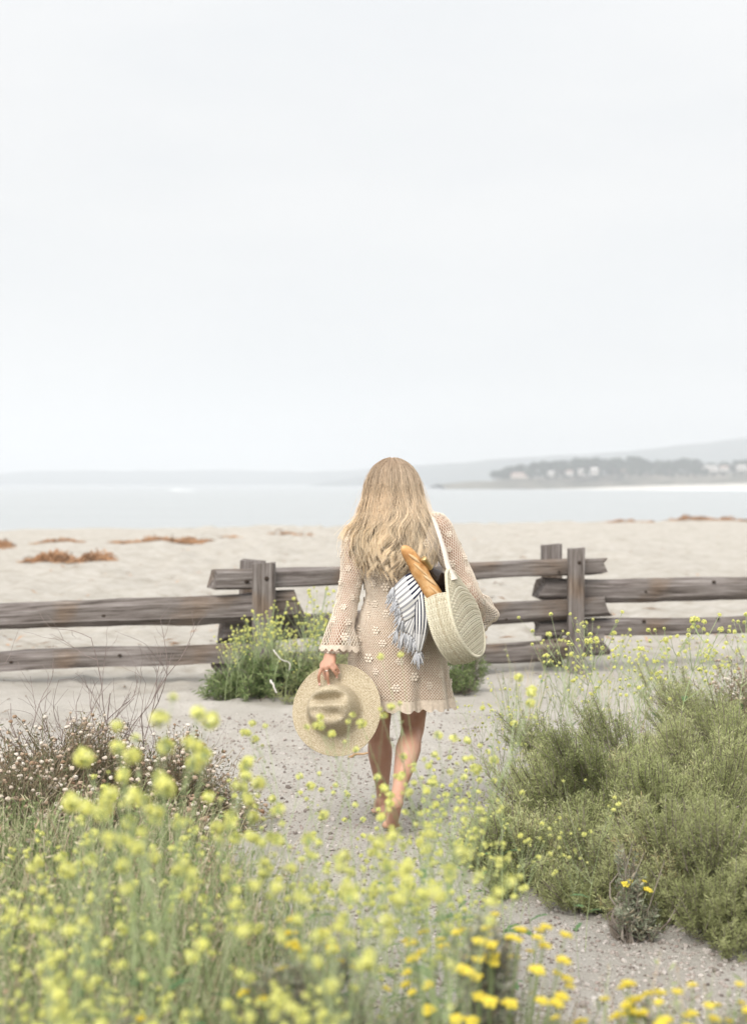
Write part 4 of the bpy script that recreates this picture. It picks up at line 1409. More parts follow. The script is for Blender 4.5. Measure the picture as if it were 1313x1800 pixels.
# right foot: heel up, weight on the ball and toes, sole to the back
ball = RA + np.array((-.022, .085, 0)); ball[2] = gRz + .030
hl = RA + np.array((-.002, -.045, -.012))
body.add(*sphere(hl, (.030, .031, .033), 14, 9))
limb([(*RA, .031), (*((RA + ball) / 2 + (0, .012, .012)), .032), (*ball, .027)], 12)
limb([(*hl, .028), (*((hl + ball) / 2 + (0, -.002, 0)), .025), (*ball, .025)], 12)
for j in range(5):
    off = .030 - .015 * j
    b0 = ball + (-off, .0, -.012)
    rr = (.0125, .009, .0085, .008, .0075)[j]
    limb([(*(ball + (-off * .8, 0, -.004)), rr * 1.4), (*(b0 + (0, .02, 0)), rr * 1.15), (*(b0 + (0, .052 - .004 * j, -.004)), rr)], 8, 10)

bo = body.build('body', m_skin)
md = bo.modifiers.new('r', 'REMESH'); md.mode = 'VOXEL'; md.voxel_size = 0.0042; md.use_smooth_shade = True
ms = bo.modifiers.new('s', 'SMOOTH'); ms.iterations = 7; ms.factor = 0.5
dg = bpy.context.evaluated_depsgraph_get()
me = bpy.data.meshes.new_from_object(bo.evaluated_get(dg))
me.name = 'body'; old = bo.data; bo.modifiers.clear(); bo.data = me; bpy.data.meshes.remove(old)
me.polygons.foreach_set('use_smooth', np.ones(len(me.polygons), bool))
if not me.materials: me.materials.append(m_skin)
bo.parent = person
m_eye = mat_plain('eye', (0.75, 0.73, 0.70), 0.2, 0.5); m_iris = mat_plain('iris', (0.08, 0.12, 0.13), 0.2, 0.5)
for s in (-1, 1):
    mb = MB(); mb.add(*sphere(HC + (s * .030, .083, .006), .012, 12, 8), 0); mb.add(*sphere(HC + (s * .030, .0925, .006), (.0055, .0035, .0055), 10, 6), 1)
    mb.build('eye', [m_eye, m_iris], bo)
m_nail = mat_plain('nail', (0.66, 0.42, 0.36), 0.25, 0.5)
for (px, py, y) in ((562, 1202.5, YB - .019), (578, 1202.5, YB - .020), (592, 1189.5, YB - .0195), (595.6, 1181.5, YB - .017)):
    MB().add(*sphere(Lp(px, py, y), (.0052, .002, .0068), 8, 6)).build('fingernail', m_nail, bo)
m_ring = mat_plain('silver', (0.8, 0.78, 0.74), 0.2, 0.5, Metallic=1.0)
def ring_mesh(c, axis, R_, r, n=20, k=6):
    fr = frames(np.array([axis]), np.zeros(1))[0]
    a = np.linspace(0, 2 * math.pi, n + 1)
    q = c + (np.cos(a)[:, None] * fr[:, 0] + np.sin(a)[:, None] * fr[:, 1]) * R_
    return tubes(q, np.full(n + 1, r), k)
ax = Lp(576, 1187, YB - .033) - kn[1]
V, F = ring_mesh(kn[1] * .55 + Lp(576, 1187, YB - .033) * .45, ax, .0098, .0016)
MB().add(V, F).build('finger_ring', m_ring, person)

# ------------------------------------------------------------------ dress
m_lin = mat_noise('dress_lining', [(0.47, 0.335, 0.245), (0.56, 0.415, 0.315)], scale=6, rough=.9)
m_yarn = mat_island('crochet_yarn', [(0.68, 0.58, 0.47), (0.76, 0.66, 0.55), (0.80, 0.72, 0.61)], rough=.9, transl=.1)
m_yarnp = mat_noise('crochet_applique', [(0.63, 0.54, 0.44), (0.71, 0.62, 0.52)], scale=60, rough=.9)

DS = np.array([  # px centre line/left/right of the dress in the photograph: z, left x, right x, half depth, centre y
    (0.555, -.238, .247, .150, .01), (0.60, -.243, .243, .150, .01), (0.66, -.235, .232, .146, .005), (0.73, -.226, .222, .142, .0), (0.80, -.220, .214, .138, .0), (0.86, -.208, .200, .136, .0),
    (0.93, -.182, .176, .130, .0), (1.00, -.156, .150, .112, .005), (1.05, -.146, .142, .104, .008), (1.12, -.150, .146, .108, .005), (1.20, -.160, .156, .118, .0), (1.27, -.178, .182, .117, .0),
    (1.33, -.190, .205, .108, .0), (1.38, -.150, .185, .088, .005), (1.41, -.105, .125, .070, .008), (1.435, -.070, .060, .064, .015)])
_dz = np.linspace(.555, 1.435, 120)
_dd = np.stack([np.interp(_dz, DS[:, 0], DS[:, i]) for i in range(1, 5)], 1)
_ker = np.ones(7) / 7
for i in range(4):
    _dd[:, i] = np.convolve(np.pad(_dd[:, i], 3, 'edge'), _ker, 'valid')


def dress_pt(th, z, off=0.0):
    th, z = np.broadcast_arrays(np.asarray(th, float), np.asarray(z, float))
    l, r_, dp, cy = (np.interp(z, _dz, _dd[:, i]) for i in range(4))
    s, c = np.sin(th), np.cos(th)
    hem = sstep(.98, .56, z)
    fl = hem * (.013 * np.sin(th * 6 + .6 + 2 * z) + .009 * np.sin(th * 11 + 1.7 - 3 * z) + .006 * np.sin(th * 17 + 5)) * (.4 + .6 * hem)
    crease = .006 * np.sin(z * 38 + 5 * np.sin(th + .4)) * np.exp(-((z - 1.05) / .14)**2)
    hw, cx = (r_ - l) / 2, (r_ + l) / 2
    k = off + fl + crease
    return np.stack([cx + (hw + k) * np.sign(s) * np.abs(s)**.92, cy - (dp + k) * np.sign(c) * np.abs(c)**.92, z], -1)


nu = 96
zz = np.linspace(.575, 1.432, 80); aa = np.arange(nu) * 2 * math.pi / nu
TH, ZZ = np.meshgrid(aa, zz)
V = dress_pt(TH, ZZ, -.004).reshape(-1, 3)
dress = link('dress', mesh_data('dress', V, grid_faces(nu, 80, True), m_lin), person)

# open diamond net, real yarn
NU, NV = 106, 114
zr = np.linspace(.612, 1.430, NV + 1)
def net(ptf, NU, NV, vs, rad, k=3):
    jj, ii = np.meshgrid(np.arange(NV + 1), np.arange(NU), indexing='ij')
    th = (ii + .5 * (jj % 2)) / NU * 2 * math.pi
    Pn = ptf(th, np.broadcast_to(vs[:, None], th.shape))
    segs = []
    for j in range(NV):
        nxt = Pn[j + 1]
        if j % 2 == 0: a_, b2 = nxt, np.roll(nxt, 1, 0)
        else: a_, b2 = nxt, np.roll(nxt, -1, 0)
        segs.append(np.stack([Pn[j], a_], 1)); segs.append(np.stack([Pn[j], b2], 1))
    segs = np.concatenate(segs)
    V, F = tubes(segs, np.full((1, 2), rad), k)
    return V, F, Pn
V, F, Pn = net(lambda th, v: dress_pt(th, v, .002), NU, NV, zr, .0016, 4)
mb = MB().add(V, F)
kk = Pn[:-1].reshape(-1, 3)
mb.build('crochet_net', m_yarn, dress)

m_hem = mat_noise('crochet_hem', [(0.50, 0.415, 0.33), (0.62, 0.53, 0.435)], scale=90, rough=.95, bump=.6, bscale=160, dist=.004)
# hem band: solid shell-stitch border with scallops
nu2 = 224
a2 = np.arange(nu2) * 2 * math.pi / nu2
vv = np.linspace(0, 1, 8)
TH, VV = np.meshgrid(a2, vv)
sc_ = np.abs(np.sin(TH * 14))
zh = .612 - VV * (.040 + .014 * sc_)
rip = .004 * np.sin(TH * 56) * VV + .0025 * np.sin(VV * 22)
Pm = dress_pt(TH, zh, .004) + norm(dress_pt(TH, zh, 1.) - dress_pt(TH, zh, 0.)) * rip[..., None]
link('scalloped_hem', mesh_data('scalloped_hem', Pm.reshape(-1, 3), grid_faces(nu2, 8, True), m_hem), dress)


def applique_data():
    mb = MB()
    for k in range(6):
        a = k * math.pi / 3
        V, F = sphere((.0165 * math.cos(a), .0165 * math.sin(a), .002), (.0080, .0080, .0045), 7, 5); mb.add(V, F)
    mb.add(*sphere((0, 0, .003), (.0085, .0085, .005), 7, 5))
    return mb.data('crochet_flower', m_yarnp)
AP = applique_data()
ra = np.random.default_rng(31)


def put_applique(p, nrm, parent, s):
    o = link('crochet_flower', AP, parent, p)
    o.rotation_euler = Vector(nrm).to_track_quat('Z', 'Y').to_euler(); s *= ra.uniform(.72, .95); o.scale = (s * ra.uniform(.85, 1.1), s, s * .65)
row = 0
for z in np.arange(.665, 1.32, .062):
    n = 11
    for i in range(n):
        th = (i + .5 * (row % 2)) / n * 2 * math.pi + ra.normal() * .09
        z2 = z + ra.normal() * .013
        p = dress_pt(th, z2, .004); nr = dress_pt(th, z2, 1.) - dress_pt(th, z2, 0.)
        put_applique(p, nr, dress, ra.uniform(.8, 1.05))
    row += 1

# bell sleeves of net over the bare arm
def sleeve(ctrl, rads, NUs, cell, seed, parent):
    q = spline(np.concatenate([np.array(ctrl), np.array(rads)[:, None]], 1), 60)
    pth, rr = q[:, :3], q[:, 3]
    T = norm(np.gradient(pth, axis=0))
    ref = np.array((0, 1., 0)); B = norm(np.cross(T, ref)); C = np.cross(B, T)
    ln = np.concatenate([[0], np.cumsum(np.linalg.norm(np.diff(pth, axis=0), axis=1))])
    tot = ln[-1]
    def ptf(th, s):
        th, s = np.broadcast_arrays(np.asarray(th, float), np.asarray(s, float))
        g = lambda A: np.stack([np.interp(s, ln, A[:, i]) for i in range(3)], -1)
        r = np.interp(s, ln, rr); fl = sstep(.6, 1, s / tot)
        r = r * (1 + fl * .10 * np.sin(th * 5 + seed) + .02 * np.sin(s * 60 + th * 2) )
        return g(pth) + (g(B) * np.cos(th)[..., None] + g(C) * np.sin(th)[..., None]) * r[..., None]
    NVs = int(tot / cell)
    NVs += NVs % 2
    vs = np.linspace(0, tot - .012, NVs + 1)
    V, F, Pn = net(ptf, NUs, NVs, vs, .0016, 4)
    sl = MB().add(V, F).build('sleeve', m_yarn, dress)
    n2 = 120; a2 = np.arange(n2) * 2 * math.pi / n2; vv = np.linspace(0, 1, 5)
    TH, VV = np.meshgrid(a2, vv)
    S = tot - .016 + VV * (.014 + .014 * np.abs(np.sin(TH * 8)))
    # past the end of the path the cuff carries on straight
    base = ptf(TH, np.minimum(S, tot)); Te = T[-1]
    base = base + Te * np.maximum(S - tot, 0)[..., None]
    link('cuff', mesh_data('cuff', base.reshape(-1, 3), grid_faces(n2, 5, True), m_hem), dress)
    r = np.random.default_rng(seed)
    for s in np.arange(.07, tot - .05, .062):
        for k in range(4):
            th = k * math.pi / 2 + s * 17 + r.normal() * .15
            p = ptf(th, s); c0 = np.array([np.interp(s, ln, pth[:, i]) for i in range(3)])
            put_applique(p + norm(p - c0) * .002, p - c0, dress, r.uniform(.65, .85))


sleeve([LS + (.085, 0, .035), LS + (.012, 0, .012), LS + (-.006, -.004, -.04), LS * .45 + LE * .55, LE + (-.004, 0, 0), LE * .45 + LW * .55 + (.008, -.005, -.004), Lp(597, 1143, -.115)], [.030, .060, .064, .053, .049, .060, .086], 33, .0108, 3, dress)
sleeve([RS + (-.085, 0, .035), RS + (-.012, 0, .012), RS + (.008, -.004, -.04), RS * .45 + RE * .55, RE, RE * .5 + RW * .5, RW + (0, -.02, .0)], [.030, .060, .064, .055, .053, .060, .082], 33, .0108, 5, dress)
# lace ruffle at the wrist
V, F = [], []
mb = MB()
for k in range(9):
    a = k * .7
    c = LW + np.array((math.cos(a) * .027, math.sin(a) * .027, .002 * math.sin(3 * a)))
    mb.add(*sphere(c, (.011, .011, .007), 7, 5))
mb.build('wrist_lace', m_yarnp, dress)

# ------------------------------------------------------------------ hair
EN = np.array([(803, 684, 696), (806, 674, 707), (812, 664, 718), (820, 655, 727), (832, 648, 735), (850, 643, 741), (875, 638, 746), (900, 632, 752), (920, 624, 757), (942, 614, 761), (962, 612, 765),
               (982, 618, 766), (996, 624, 762), (1012, 632, 756), (1030, 640, 750)], float)
_ez = EYE - (EN[:, 0] - 850) / FPX * 6.45
_el = (EN[:, 1] - 656.5) / FPX * 6.42 - WX
_er = (EN[:, 2] - 656.5) / FPX * 6.42 - WX
_o = np.argsort(_ez)
HZ, HL, HR_ = _ez[_o], _el[_o], _er[_o]
BZ = np.array([1.10, 1.20, 1.30, 1.38, 1.44, 1.50, 1.56, 1.62, 1.655, 1.672])
BY = np.array([-.165, -.165, -.158, -.142, -.118, -.102, -.098, -.078, -.045, -.012])
ZT = HZ[-1]


def hair_pt(phi, z, f):
    """phi: 0 = straight back, +right; f: 1 = outer surface"""
    l, r_ = np.interp(z, HZ, HL), np.interp(z, HZ, HR_)
    by = np.interp(z, BZ, BY)
    cy = np.interp(z, [1.1, 1.4, 1.5, 1.7], [-.03, .0, .03, .03])
    hw, cx = (r_ - l) / 2, (r_ + l) / 2
    s, c = np.sin(phi), np.cos(phi)
    dep = np.where(c >= 0, cy - by, .085)
    return np.stack([cx + hw * f * np.sign(s) * np.abs(s)**.85, cy - dep * f * c, z], -1)


m_hair, t, b = new_mat('hair')
geo = t.nodes.new('ShaderNodeNewGeometry'); tc = t.nodes.new('ShaderNodeTexCoord')
sx_ = t.nodes.new('ShaderNodeSeparateXYZ'); t.links.new(tc.outputs['Object'], sx_.inputs[0])
mr1 = t.nodes.new('ShaderNodeMapRange'); mr1.inputs['From Min'].default_value = 1.66; mr1.inputs['From Max'].default_value = 1.32
t.links.new(sx_.outputs['Z'], mr1.inputs[0])
ra1 = ramp(t, [(0.47, 0.355, 0.255), (0.85, 0.715, 0.545), (0.93, 0.81, 0.62)], [0.0, 0.45, 1.0])     # darker roots, fairer lengths
t.links.new(mr1.outputs[0], ra1.inputs[0])
ra2 = ramp(t, [(0.36, 0.29, 0.23), (0.95, 0.93, 0.90), (1.30, 1.29, 1.27)], [0.0, 0.5, 1.0])
at_ = t.nodes.new('ShaderNodeAttribute'); at_.attribute_name = 'tone'
mixf = t.nodes.new('ShaderNodeMath'); mixf.operation = 'MULTIPLY_ADD'; mixf.inputs[1].default_value = .35
t.links.new(geo.outputs['Random Per Island'], mixf.inputs[0]); t.links.new(at_.outputs['Fac'], mixf.inputs[2]); t.links.new(mixf.outputs[0], ra2.inputs[0])
mm = t.nodes.new('ShaderNodeMix'); mm.data_type = 'RGBA'; mm.blend_type = 'MULTIPLY'; mm.inputs['Factor'].default_value = 1
t.links.new(ra1.outputs[0], mm.inputs[6]); t.links.new(ra2.outputs[0], mm.inputs[7])
t.links.new(mm.outputs[2], b.inputs['Base Color'])
b.inputs['Roughness'].default_value = .42; b.inputs['Specular IOR Level'].default_value = .45
tr = t.nodes.new('ShaderNodeBsdfTranslucent'); t.links.new(mm.outputs[2], tr.inputs['Color'])
mxs = t.nodes.new('ShaderNodeMixShader'); mxs.inputs[0].default_value = .28
t.links.new(b.outputs[0], mxs.inputs[1]); t.links.new(tr.outputs[0], mxs.inputs[2]); t.links.new(mxs.outputs[0], t.nodes['Material Output'].inputs['Surface'])

rh = np.random.default_rng(77)
NL, NS, NP = 125, 42, 26
allP, allR, allT = [], [], []
tt = np.linspace(0, 1, NP)
for k in range(NL):
    phi0 = rh.uniform(-2.0, 2.0)
    depth = rh.uniform(.70, 1.0)**.6
    top = ZT - rh.uniform(0, .055)**1.0 if rh.random() < .75 else rh.uniform(1.50, 1.62)
    side = abs(math.sin(phi0)) if abs(phi0) < 1.57 else 1.0
    zend = 1.155 + .085 * side**2 + rh.uniform(-.025, .045) + (.03 if depth < .85 else 0)
    if abs(phi0) > 1.5: zend += .06
    ph1, ph2, kw = 2.6 * phi0 + rh.normal() * .6, rh.uniform(0, 6.28), rh.uniform(29, 35)
    amp = rh.uniform(.65, 1.15)
    swirl = rh.normal() * .12
    tone = rh.uniform(-.05, .70)
    lockw = rh.uniform(.11, .18)
    for s in range(NS):
        u, v = rh.normal() * .45, rh.normal() * .5
        z = top + (zend + rh.normal() * .010 - top) * tt
        g = sstep(1.59, 1.33, z)                               # free fall below the head
        cl = 1 - .68 * sstep(.35, .95, tt)                        # strands of a lock draw together at the ends
        phi = phi0 + u * lockw * cl + swirl * g
        wav = amp * (.010 + .135 * g)
        phi = phi + wav * np.sin(z * kw + ph1 + u * .12) + .02 * g * np.sin(z * 71 + ph2)
        f = depth + v * .05 * cl + .075 * amp * g * np.sin(z * kw + ph1 + 1.6)
        f = np.where(z > 1.58, np.clip(f, .93, 1.0) + v * .004, f)
        curl = sstep(.86, 1, tt)
        p = hair_pt(np.clip(phi, -2.2, 2.2), z, f)
        p[:, 1] -= .012 * curl * amp; p[:, 0] += .018 * curl * math.sin(ph1)
        allP.append(p); allR.append(rh.uniform(.0006, .00105) * np.interp(tt, [0, .1, .8, 1], [.8, 1, 1, .35])); allT.append(tone)
# flick blown out over the left shoulder, and stray hairs
for k in range(60):
    e = Lp(600 + rh.normal() * 3, 944 + rh.normal() * 5, -.05)
    a = hair_pt(np.array(-1.3 + rh.normal() * .06), np.array(1.46), .96)
    c = hair_pt(np.array(-1.35 + rh.normal() * .06), np.array(1.385), 1.0 + rh.normal() * .03)
    e2 = Lp(609 + rh.normal() * 3, 925 + rh.normal() * 4, -.05)
    allP.append(spline([hair_pt(np.array(-1.2), np.array(1.56), .95), a, c * .5 + e2 * .5, e2 * .4 + e * .6, e + (0, 0, -.012)], NP)); allR.append(rh.uniform(.0006, .0010) * np.interp(tt, [0, .8, 1], [1, 1, .35])); allT.append(.5)
for k in range(380):
    phi0 = rh.uniform(-1.7, 1.7); z = rh.uniform(1.5, ZT) + (rh.uniform(1.18, 1.4) - ZT) * tt * rh.uniform(.6, 1)
    f = 1.0 + .20 * tt * rh.random() * (1 + np.sin(tt * 6 + k))
    allP.append(hair_pt(phi0 + .10 * np.sin(tt * 5 + k), z, f)); allR.append(np.full(NP, .00045)); allT.append(.6)
V, F = tubes(np.array(allP), np.array(allR), 3)
hb = MB().add(V, F)
# under-layer of hair that closes the head
zz = np.concatenate([np.linspace(1.20, 1.60, 24), np.linspace(1.61, ZT - .004, 12)]); ph = np.linspace(-2.1, 2.1, 60)
PH, ZZ = np.meshgrid(ph, zz)
ff = np.where(ZZ > 1.55, .94, .80) + .05 * np.sin(PH * 17)
hb.add(hair_pt(PH, ZZ, ff).reshape(-1, 3), grid_faces(60, len(zz)))
ho = hb.build('hair', m_hair, person)
tone_ = np.full(len(ho.data.vertices), .12, np.float32); tone_[:len(allT) * NP * 3] = np.repeat(np.array(allT, np.float32), NP * 3)
ho.data.attributes.new('tone', 'FLOAT', 'POINT').data.foreach_set('value', tone_)

# ================================================================== WHAT SHE CARRIES
# ------------------------------------------------------------------ straw hat
def mat_straw(name, cols, ring=260.0, rad=150.0, bump=.5):
    """plaited straw: fine rows round the middle crossed by short stitches"""
    m, t, b = new_mat(name)
    uv = t.nodes.new('ShaderNodeUVMap')
    s = t.nodes.new('ShaderNodeSeparateXYZ'); t.links.new(uv.outputs[0], s.inputs[0])
    def W(out_, k):
        a = t.nodes.new('ShaderNodeMath'); a.operation = 'MULTIPLY'; a.inputs[1].default_value = k; t.links.new(out_, a.inputs[0])
        q = t.nodes.new('ShaderNodeMath'); q.operation = 'SINE'; t.links.new(a.outputs[0], q.inputs[0]); return q.outputs[0]
    p = t.nodes.new('ShaderNodeMath'); p.operation = 'MULTIPLY'; t.links.new(W(s.outputs['X'], rad), p.inputs[0]); t.links.new(W(s.outputs['Y'], ring), p.inputs[1])
    tc = t.nodes.new('ShaderNodeTexCoord'); n = t.nodes.new('ShaderNodeTexNoise'); n.inputs['Scale'].default_value = 150; n.inputs['Detail'].default_value = 5
    t.links.new(tc.outputs['Object'], n.inputs['Vector'])
    ad = t.nodes.new('ShaderNodeMath'); ad.operation = 'MULTIPLY_ADD'; ad.inputs[1].default_value = .20; t.links.new(p.outputs[0], ad.inputs[0])
    nm = t.nodes.new('ShaderNodeMath'); nm.operation = 'MULTIPLY_ADD'; nm.inputs[1].default_value = .7; nm.inputs[2].default_value = .15; t.links.new(n.outputs['Fac'], nm.inputs[0]); t.links.new(nm.outputs[0], ad.inputs[2])
    r = ramp(t, cols, [.28, .52, .74]); t.links.new(ad.outputs[0], r.inputs[0]); t.links.new(r.outputs[0], b.inputs['Base Color'])
    bp = t.nodes.new('ShaderNodeBump'); bp.inputs['Strength'].default_value = bump; bp.inputs['Distance'].default_value = .003
    t.links.new(p.outputs[0], bp.inputs['Height']); t.links.new(bp.outputs[0], b.inputs['Normal'])
    b.inputs['Roughness'].default_value = .8; b.inputs['Specular IOR Level'].default_value = .25
    return m


m_straw = mat_straw('plaited_straw', [(0.28, 0.215, 0.13), (0.48, 0.405, 0.28), (0.64, 0.57, 0.44)], ring=820, rad=130)
HP = Lp(592, 1247, -.185)
hat = empty('straw_hat', HP + W0)
tag(hat, 'wide-brimmed straw hat with pinched crown held by the fingers at her side', 'hat')
# hat frame: local z = the way the crown points (towards the path), x right, y up
hz = norm(np.array((-.20, -1.0, .30))); hx = norm(np.cross((0, 0, 1.), hz)); hy = np.cross(hz, hx)
HM = np.stack([hx, hy, hz], -1)
nA = 120
def hat_shell(rows, off):
    """rows of (radius, height) from the crown top out to the brim edge"""
    rows = np.array(rows); a = np.arange(nA) * 2 * math.pi / nA
    A, I = np.meshgrid(a, np.arange(len(rows)))
    rr, zz = rows[I, 0], rows[I, 1]
    up = np.clip(zz / .12, 0, 1)
    inb = sstep(.138, .175, rr)
    x = rr * np.cos(A) * (1 - .03 * (1 - inb)) - .012 * (1 - inb) ; y = rr * np.sin(A) * (1.02 - .10 * (1 - inb))
    # brim: gentle wave, bent up a little where it is held
    z = zz + inb * (.010 * np.sin(2 * A + .6) + .006 * np.sin(3 * A + 2))
    # crown pushed off centre in the picture, tall teardrop crown with a crease along it and two pinches
    cf = sstep(.0, .075, zz)
    u, v = x + .016, y - .004
    cr_ = .060 * np.exp(-((v - .026 - .12 * (u + .01)) / .021)**2) * np.exp(-((u + .006) / .074)**4)
    pin = .028 * np.exp(-((v + .040) / .018)**2) * np.exp(-((u - .028) / .040)**2) + .014 * np.exp(-((v + .03) / .016)**2) * np.exp(-((u + .055) / .022)**2)
    z = z - cf * (cr_ + pin) + cf * .010 * np.exp(-((v + .004) / .014)**2) * np.exp(-((u) / .06)**2)
    Pl = np.stack([x, y, z + off], -1)
    return Pl.reshape(-1, 3), np.stack([A, rr + .35 * np.abs(zz - .1)], -1).reshape(-1, 2)
crown_rows = [(.001, .135), (.010, .135), (.022, .1348), (.034, .134), (.046, .133), (.058, .131), (.069, .128), (.079, .123), (.087, .115), (.094, .103), (.100, .087), (.105, .067), (.110, .045), (.115, .023), (.121, .008)]
brim_rows = [(.121, .008), (.124, .003), (.127, 0), (.128, -.003), (.142, -.004), (.157, -.004), (.172, -.003), (.186, -.0015), (.194, .0)]
def shell(name, rows, mat):
    V1, u1 = hat_shell(rows, .0); V2, u2 = hat_shell(rows, -.0032)
    n = len(rows); g = grid_faces(nA, n, True)
    m = len(V1)
    e1 = np.arange((n - 1) * nA, n * nA); e2 = np.roll(e1, -1)
    edge_ = np.stack([e1, e2, e2 + m, e1 + m], -1)
    V = np.concatenate([V1, V2]) @ HM.T
    o = link(name, mesh_data(name, V, [np.concatenate([g, g[:, ::-1] + m, edge_])], mat, uv=np.concatenate([u1, u2])), hat)
    return o
shell('crown', crown_rows, m_straw); shell('brim', brim_rows, m_straw)
# corded edge of the brim
a = np.linspace(0, 2 * math.pi, 121)
q = np.stack([.194 * np.cos(a), .194 * np.sin(a) * 1.02, .010 * np.sin(2 * a + .6) + .006 * np.sin(3 * a + 2) - .0015], -1) @ HM.T
V, F = tubes(q, np.full(121, .0028), 6); MB().add(V, F).build('brim_edge', m_straw, hat)

# ------------------------------------------------------------------ round woven bag
m_weave = mat_island('palm_weave', [(0.50, 0.45, 0.33), (0.60, 0.55, 0.42), (0.68, 0.64, 0.51), (0.44, 0.37, 0.25)], rough=.85, transl=.08, pos=[0, .35, .8, 1])
m_weavein = mat_noise('weave_core', [(0.26, 0.21, 0.13), (0.36, 0.30, 0.20)], scale=90, rough=.95)
bn = norm(np.array((.86, -.40, .32)))
bu = np.array((-.45, .02, .89)); bu = norm(bu - bn * bu.dot(bn))
bv = np.cross(bn, bu)                                  # towards the path and left
BC = Lp(815, 1077, -.235)                              # middle of the outer face
bag = empty('straw_bag', BC + W0)
tag(bag, 'round pale woven straw bag hanging from her right shoulder', 'bag')
TH_ = .10


def outl(a):
    """outline in (v,u): rounded below, drawn in towards the strap; a = 0 at the bottom, +v side first"""
    s, c = np.sin(a), np.cos(a)
    u_ = -.195 * c
    w = .160 * (1 - .40 * sstep(-.05, .195, u_)) * (1 + .022 * np.sin(a * 3 + 1) + .012 * np.sin(a * 7))
    return w * np.sign(s) * np.abs(s)**.9, u_


def W_(v, u, n):
    return np.asarray(v)[..., None] * bv + np.asarray(u)[..., None] * bu + np.asarray(n)[..., None] * bn


def disc(sgn, n0, dome):
    """a face of the bag: solid core plus woven cords"""
    a = np.linspace(0, 2 * math.pi, 97)[:-1]; ff = np.linspace(0, 1, 14)
    A, Fg = np.meshgrid(a, ff)
    v, u = outl(A)
    nn = n0 + sgn * dome * (1 - Fg**2)
    core = W_(v * Fg * .985, u * Fg * .985 - .0 * Fg, nn - sgn * .004)
    mb = MB(); mb.add(core.reshape(-1, 3), grid_faces(96, 14, True), 1)
    # ribs fan from the strap corner, cords run across them
    nr = 30
    t_ = np.linspace(.02, .98, 26)
    ribs = []
    for j, x in enumerate(np.linspace(-.93, .93, nr)):
        uu = .188 - t_ * .378
        aa_ = np.arccos(np.clip(-uu / .195, -1, 1)); hw = outl(aa_)[0]
        vv_ = x * hw * (.98)
        f = np.sqrt(np.clip((vv_ / np.maximum(hw, 1e-3))**2 * .8 + (uu / .195)**2 * .8, 0, 1))
        nn = n0 + sgn * dome * (1 - f**2) + sgn * .0012 * ((-1)**j) * np.sign(np.sin(t_ * 90))
        ribs.append(W_(vv_, uu, nn))
    V, F = tubes(np.array(ribs), np.full((1, 26), .0030), 4); mb.add(V, F, 0)
    # weft rows bow downwards like the photographed coils
    rows = []
    for i in range(44):
        u0 = .181 - i * .0086
        x = np.linspace(-.97, .97, 40)
        uu = u0 - .045 * x**2 * sstep(-.2, .15, u0) + .0015 * math.sin(i * 2.2)
        uu = np.maximum(uu, -.19)
        aa_ = np.arccos(np.clip(-uu / .195, -1, 1)); hw = outl(aa_)[0]
        vv_ = x * hw
        f = np.sqrt(np.clip(x**2 * .8 + (uu / .195)**2 * .8, 0, 1))
        nn = n0 + sgn * (dome * (1 - f**2) + .0025 + .0028 * np.sin(x * 15 * math.pi + (i % 2) * math.pi))
        rows.append(W_(vv_, uu, nn))
    V, F = tubes(np.array(rows), np.full((1, 40), .0033), 4); mb.add(V, F, 0)
    return mb
disc(1, 0.0, .018).build('outer_face', [m_weave, m_weavein], bag)
disc(-1, -TH_, .015).build('inner_face', [m_weave, m_weavein], bag)
# gusset between the faces, open towards the strap
a0 = 2.20
a = np.linspace(-a0, a0, 110); nn = np.linspace(0, -TH_, 12)
A, NNg = np.meshgrid(a, nn)
v, u = outl(A); bul = .010 * np.sin((NNg / -TH_) * math.pi)
r0 = np.sqrt(v**2 + u**2)
core = W_(v * (1 + bul / r0) * .985, u * (1 + bul / r0) * .985, NNg)
mb = MB(); mb.add(core.reshape(-1, 3), grid_faces(110, 12), 1)
rows = []
for i, n_ in enumerate(np.linspace(-.004, -TH_ + .004, 15)):
    a = np.linspace(-a0, a0, 150); v, u = outl(a); r0 = np.sqrt(v**2 + u**2)
    k = 1 + (.010 * math.sin(n_ / -TH_ * math.pi) + .0015 + .0022 * np.sin(a * 34 + (i % 2) * math.pi)) / r0
    rows.append(W_(v * k, u * k, np.full_like(a, n_)))
V, F = tubes(np.array(rows), np.full((1, 150), .0038), 4); mb.add(V, F, 0)
rows = []
for a in np.linspace(-a0, a0, 90):
    n_ = np.linspace(0, -TH_, 9); v, u = outl(np.full(9, a)); r0 = np.sqrt(v**2 + u**2)
    k = 1 + (.010 * np.sin(n_ / -TH_ * math.pi) + .002) / r0
    rows.append(W_(v * k, u * k, n_))
V, F = tubes(np.array(rows), np.full((1, 9), .0030), 4); mb.add(V, F, 0)
mb.build('gusset', [m_weave, m_weavein], bag)
# thick plaited seams along both rims
for n_ in (0.002, -TH_ - .002):
    mb = MB()
    for ph_ in (0, 2.1, 4.2):
        a = np.linspace(0, 2 * math.pi, 260); v, u = outl(a); r0 = np.maximum(np.sqrt(v**2 + u**2), .02)
        k = 1 + .0045 * np.sin(a * 42 + ph_) / r0
        V, F = tubes(W_(v * k, u * k, n_ + .0045 * np.cos(a * 42 + ph_)), np.full(260, .0043), 5); mb.add(V, F)
    mb.build('plaited_seam', m_weave, bag)
